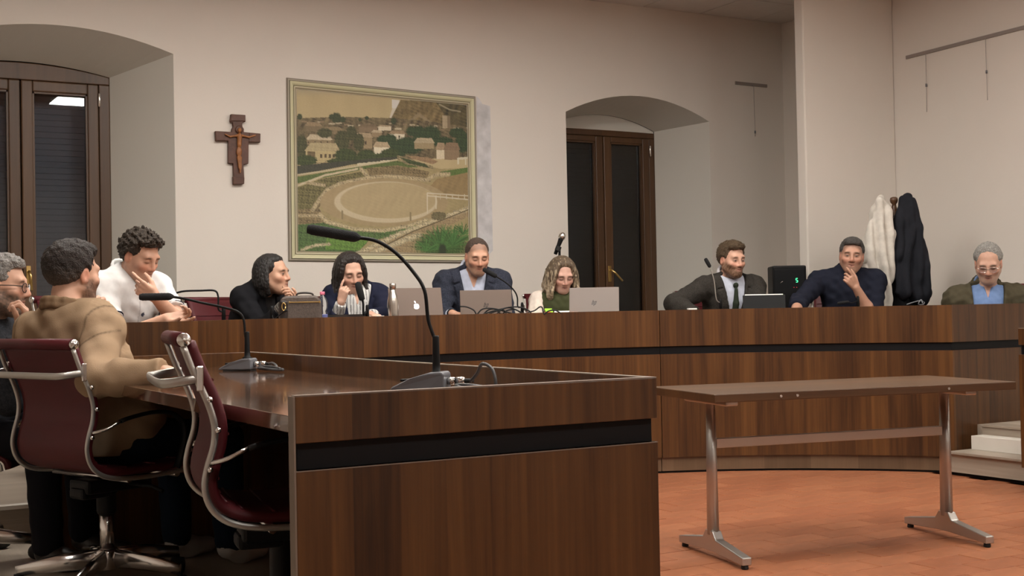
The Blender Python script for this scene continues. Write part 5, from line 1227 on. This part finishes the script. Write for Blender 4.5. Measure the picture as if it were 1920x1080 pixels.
# painted grey side of the trompe l'oeil block
q = [onb(*p, BW-.003)-mo for p in ((893, 181), (898, 184), (904, 195), (919, 199), (924, 470), (916, 478), (900, 478), (897, 492))]
MB().add([(p[0], -.002, p[2]) for p in q], [tuple(range(8))]).build('painted_block_side', 'plaster_grey', mural, fix=False)

# ------------------------------------------------------------------ carved crucifix
c0 = onb(443, 285, BW-.0); cr = empty('crucifix', tuple(c0), 0, 'carved dark wooden crucifix hanging left of the mural', 'crucifix')
def cp(px, py): p = onb(px, py, BW)-c0; return (p[0], p[2])
M['cross'] = mat('cross_wood', (.085, .030, .015), .5, bump=.2, bscale=60, var=.3, vscale=14); M['corpus'] = mat('corpus_wood', (.30, .115, .035), .45, bump=.2, bscale=80, var=.25, vscale=30)
z = lambda x, y: cp(380+x/6, 190+y/6)
out = [z(*p) for p in ((305, 150), (465, 160), (467, 238), (430, 245), (432, 290), (450, 318), (448, 352), (635, 368), (633, 470), (503, 468), (500, 706), (445, 718), (452, 860), (452, 935), (330, 940), (327, 855), (335, 850), (330, 705), (275, 700), (275, 450), (135, 450), (128, 340), (235, 345), (312, 352), (315, 318), (330, 290), (322, 245), (295, 235))]
f0, f1 = (lambda x, y: (x, -.004, y)), (lambda x, y: (x, -.032, y))
bd = MB().prism(out, f0, f1).build('cross_board', 'cross', cr, bevel=.004)
rim = [z(*p) for p in ((305, 152), (463, 162), (465, 232), (300, 228))]; MB().prism(rim, f0, lambda x, y: (x, -.040, y)).build('title_board', 'cross', bd, bevel=.003)
for P in (((130, 342), (235, 348), (235, 446), (136, 448)), ((505, 362), (633, 370), (631, 468), (505, 462)), ((330, 858), (452, 862), (450, 932), (332, 938))): MB().prism([z(*p) for p in P], f0, lambda x, y: (x, -.038, y)).build('end_plate', 'cross', bd, bevel=.003)
y_ = -.042
pt3 = lambda x, y, d=0: np.array([z(x, y)[0], y_-d, z(x, y)[1]])
cg = [G([cap(pt3(395, 395), .017, pt3(392, 500), .015, .02), ell(pt3(390, 580), (.020, .012, .036), .015), cap(pt3(378, 640), .0085, pt3(392, 760), .006, .008), cap(pt3(408, 640), .0085, pt3(408, 760), .006, .008), cap(pt3(400, 770, .004), .007, pt3(400, 805, .008), .006, .006),
       cap(pt3(360, 395), .009, pt3(290, 405), .006, .01), cap(pt3(290, 405), .006, pt3(235, 380), .005, .006), cap(pt3(430, 395), .009, pt3(500, 412), .006, .01), cap(pt3(500, 412), .006, pt3(570, 392), .005, .006), ell(pt3(392, 335, .006), (.0125, .013, .018), .006), cap(pt3(394, 365), .006, pt3(394, 380), .007, .008)], 0, [], (.0008, .012, 1))]
V, F = sdf(cg, .0024); mesh_np('corpus', V, F, 'corpus', cr)
X4 = Matrix.Translation(Vector(pt3(392, 325, -.008))) @ Matrix.Rotation(PI/2, 4, 'X'); MB().lathe([(.027, 0), (.027, .006), (.022, .008), (.001, .008)], M4=X4, n=24).build('halo', 'cross', cr)

# ------------------------------------------------------------------ coat stand with two coats
Yk = 9.35; tp = at(1676, 372, Yk); cs = empty('coat_stand', (tp[0], tp[1], ZP), 0, 'turned dark wooden coat stand in the corner carrying two coats', 'coat stand')
M['stand'] = mat('stand_wood', (.085, .040, .018), .35, var=.2, vscale=12)
H_ = tp[2]-ZP
MB().lathe([(.03, .25), (.026, .6), (.022, 1.0), (.020, H_-.22), (.026, H_-.20), (.026, H_-.18), (.020, H_-.165), (.028, H_-.10), (.018, H_-.06), (.014, H_-.045), (.026, H_-.03), (.030, H_-.012), (.026, H_+.004), (.014, H_+.010), (.001, H_+.011)], n=18).build('pole', 'stand', cs)
for i in range(4):
    a_ = i*PI/2+.5; c_, s_ = math.cos(a_), math.sin(a_)
    MB().tube(catmull([(c_*.02, s_*.02, .35), (c_*.10, s_*.10, .30), (c_*.20, s_*.20, .12), (c_*.30, s_*.30, .015)], 4), .016, 8).build('leg', 'stand', cs)
    MB().tube(catmull([(c_*.02, s_*.02, H_-.13), (c_*.08, s_*.08, H_-.15), (c_*.12, s_*.12, H_-.11), (c_*.125, s_*.125, H_-.06)], 4), .010, 8).build('hook', 'stand', cs)
def folds(amp, wl, z1, seed):
    def fn(X, d):
        x = X@RIGHT0.astype(f32); z = X[:, 2]; t = x+.35*(X@FWD0.astype(f32)); k = sstep(z1, z1-.45, z)*.8+.2
        return (d+amp*k*(1-np.abs(np.sin(t*PI/wl+.9*np.sin(z*4+seed)+.5*np.sin(z*9+seed)))*2+.5)).astype(f32)
    return fn
def coat(name, label, prims, m, col, h=.008, ns=(.007, .10, 3, (1, 1, .4)), fn=None, off=0):
    V, F = sdf([G(prims, 0, [], ns, .02, fn)], h); o = V.mean(0); o[2] = V[:, 2].min(); me = mesh_np(name, V, F, m, None, np.tile(np.array(col), (len(V), 1)), o); tag(me, label, 'coat', 'coats on the stand'); return me
def A_(x, y, d=0): return at(x, y, Yk-.10+d)
RC = np.stack([RIGHT0, -FWD0, UP0], 1)
def sl_(pts): return [cap(A_(*p[:3]), p[3], A_(*q[:3]), q[3], .022) for p, q in zip(pts, pts[1:])]
wc = sl_([(1650, 372, .04, .032), (1646, 400, .02, .052), (1640, 450, 0, .075), (1636, 500, 0, .085), (1634, 512, 0, .085)])+sl_([(1650, 374, .0, .03), (1660, 400, -.02, .048), (1664, 440, -.03, .062), (1664, 500, -.03, .060), (1660, 535, -.04, .045)])
wc += sl_([(1649, 378, -.04, .030), (1652, 440, -.07, .034), (1655, 500, -.08, .040), (1664, 560, -.08, .038), (1660, 600, -.08, .034)])+sl_([(1640, 400, -.03, .03), (1632, 470, -.05, .04), (1628, 505, -.05, .045)])
w1 = coat('white_coat', 'cream white coat hanging on the left of the coat stand', wc, 'cloth', (.62, .58, .52), fn=folds(.013, .075, 2.0, 1))
lc = MB().tube(catmull([A_(1613, 508, -.10), A_(1622, 511, -.13), A_(1634, 510, -.14)], 4), .010, 8, squash=(1, .4)).build('lime_band', 'lime', None); lc.parent = w1; lc.location = -w1.location
dc = sl_([(1700, 370, .05, .035), (1704, 400, .03, .065), (1710, 450, .02, .085), (1718, 520, .02, .10), (1722, 548, .02, .098)])+sl_([(1694, 374, 0, .035), (1692, 420, -.02, .055), (1692, 480, -.03, .065), (1694, 545, -.03, .068)])+sl_([(1708, 376, -.02, .03), (1718, 430, -.03, .045), (1726, 500, -.03, .055), (1732, 535, -.03, .045)])
coat('dark_coat', 'dark charcoal coat hanging on the right of the coat stand', dc, 'cloth', (.016, .017, .022), fn=folds(.012, .085, 2.0, 3))
bc = sl_([(1672, 470, .06, .05), (1680, 520, .05, .06), (1690, 575, .04, .07), (1692, 640, .04, .08)])+sl_([(1715, 540, .05, .06), (1718, 600, .05, .07)])
coat('black_scarf', 'black garment hanging lowest under the dark coat', bc, 'cloth', (.006, .006, .007))
print('tris', sum(len(o.data.polygons)*2 for o in S.objects if o.type == 'MESH'))
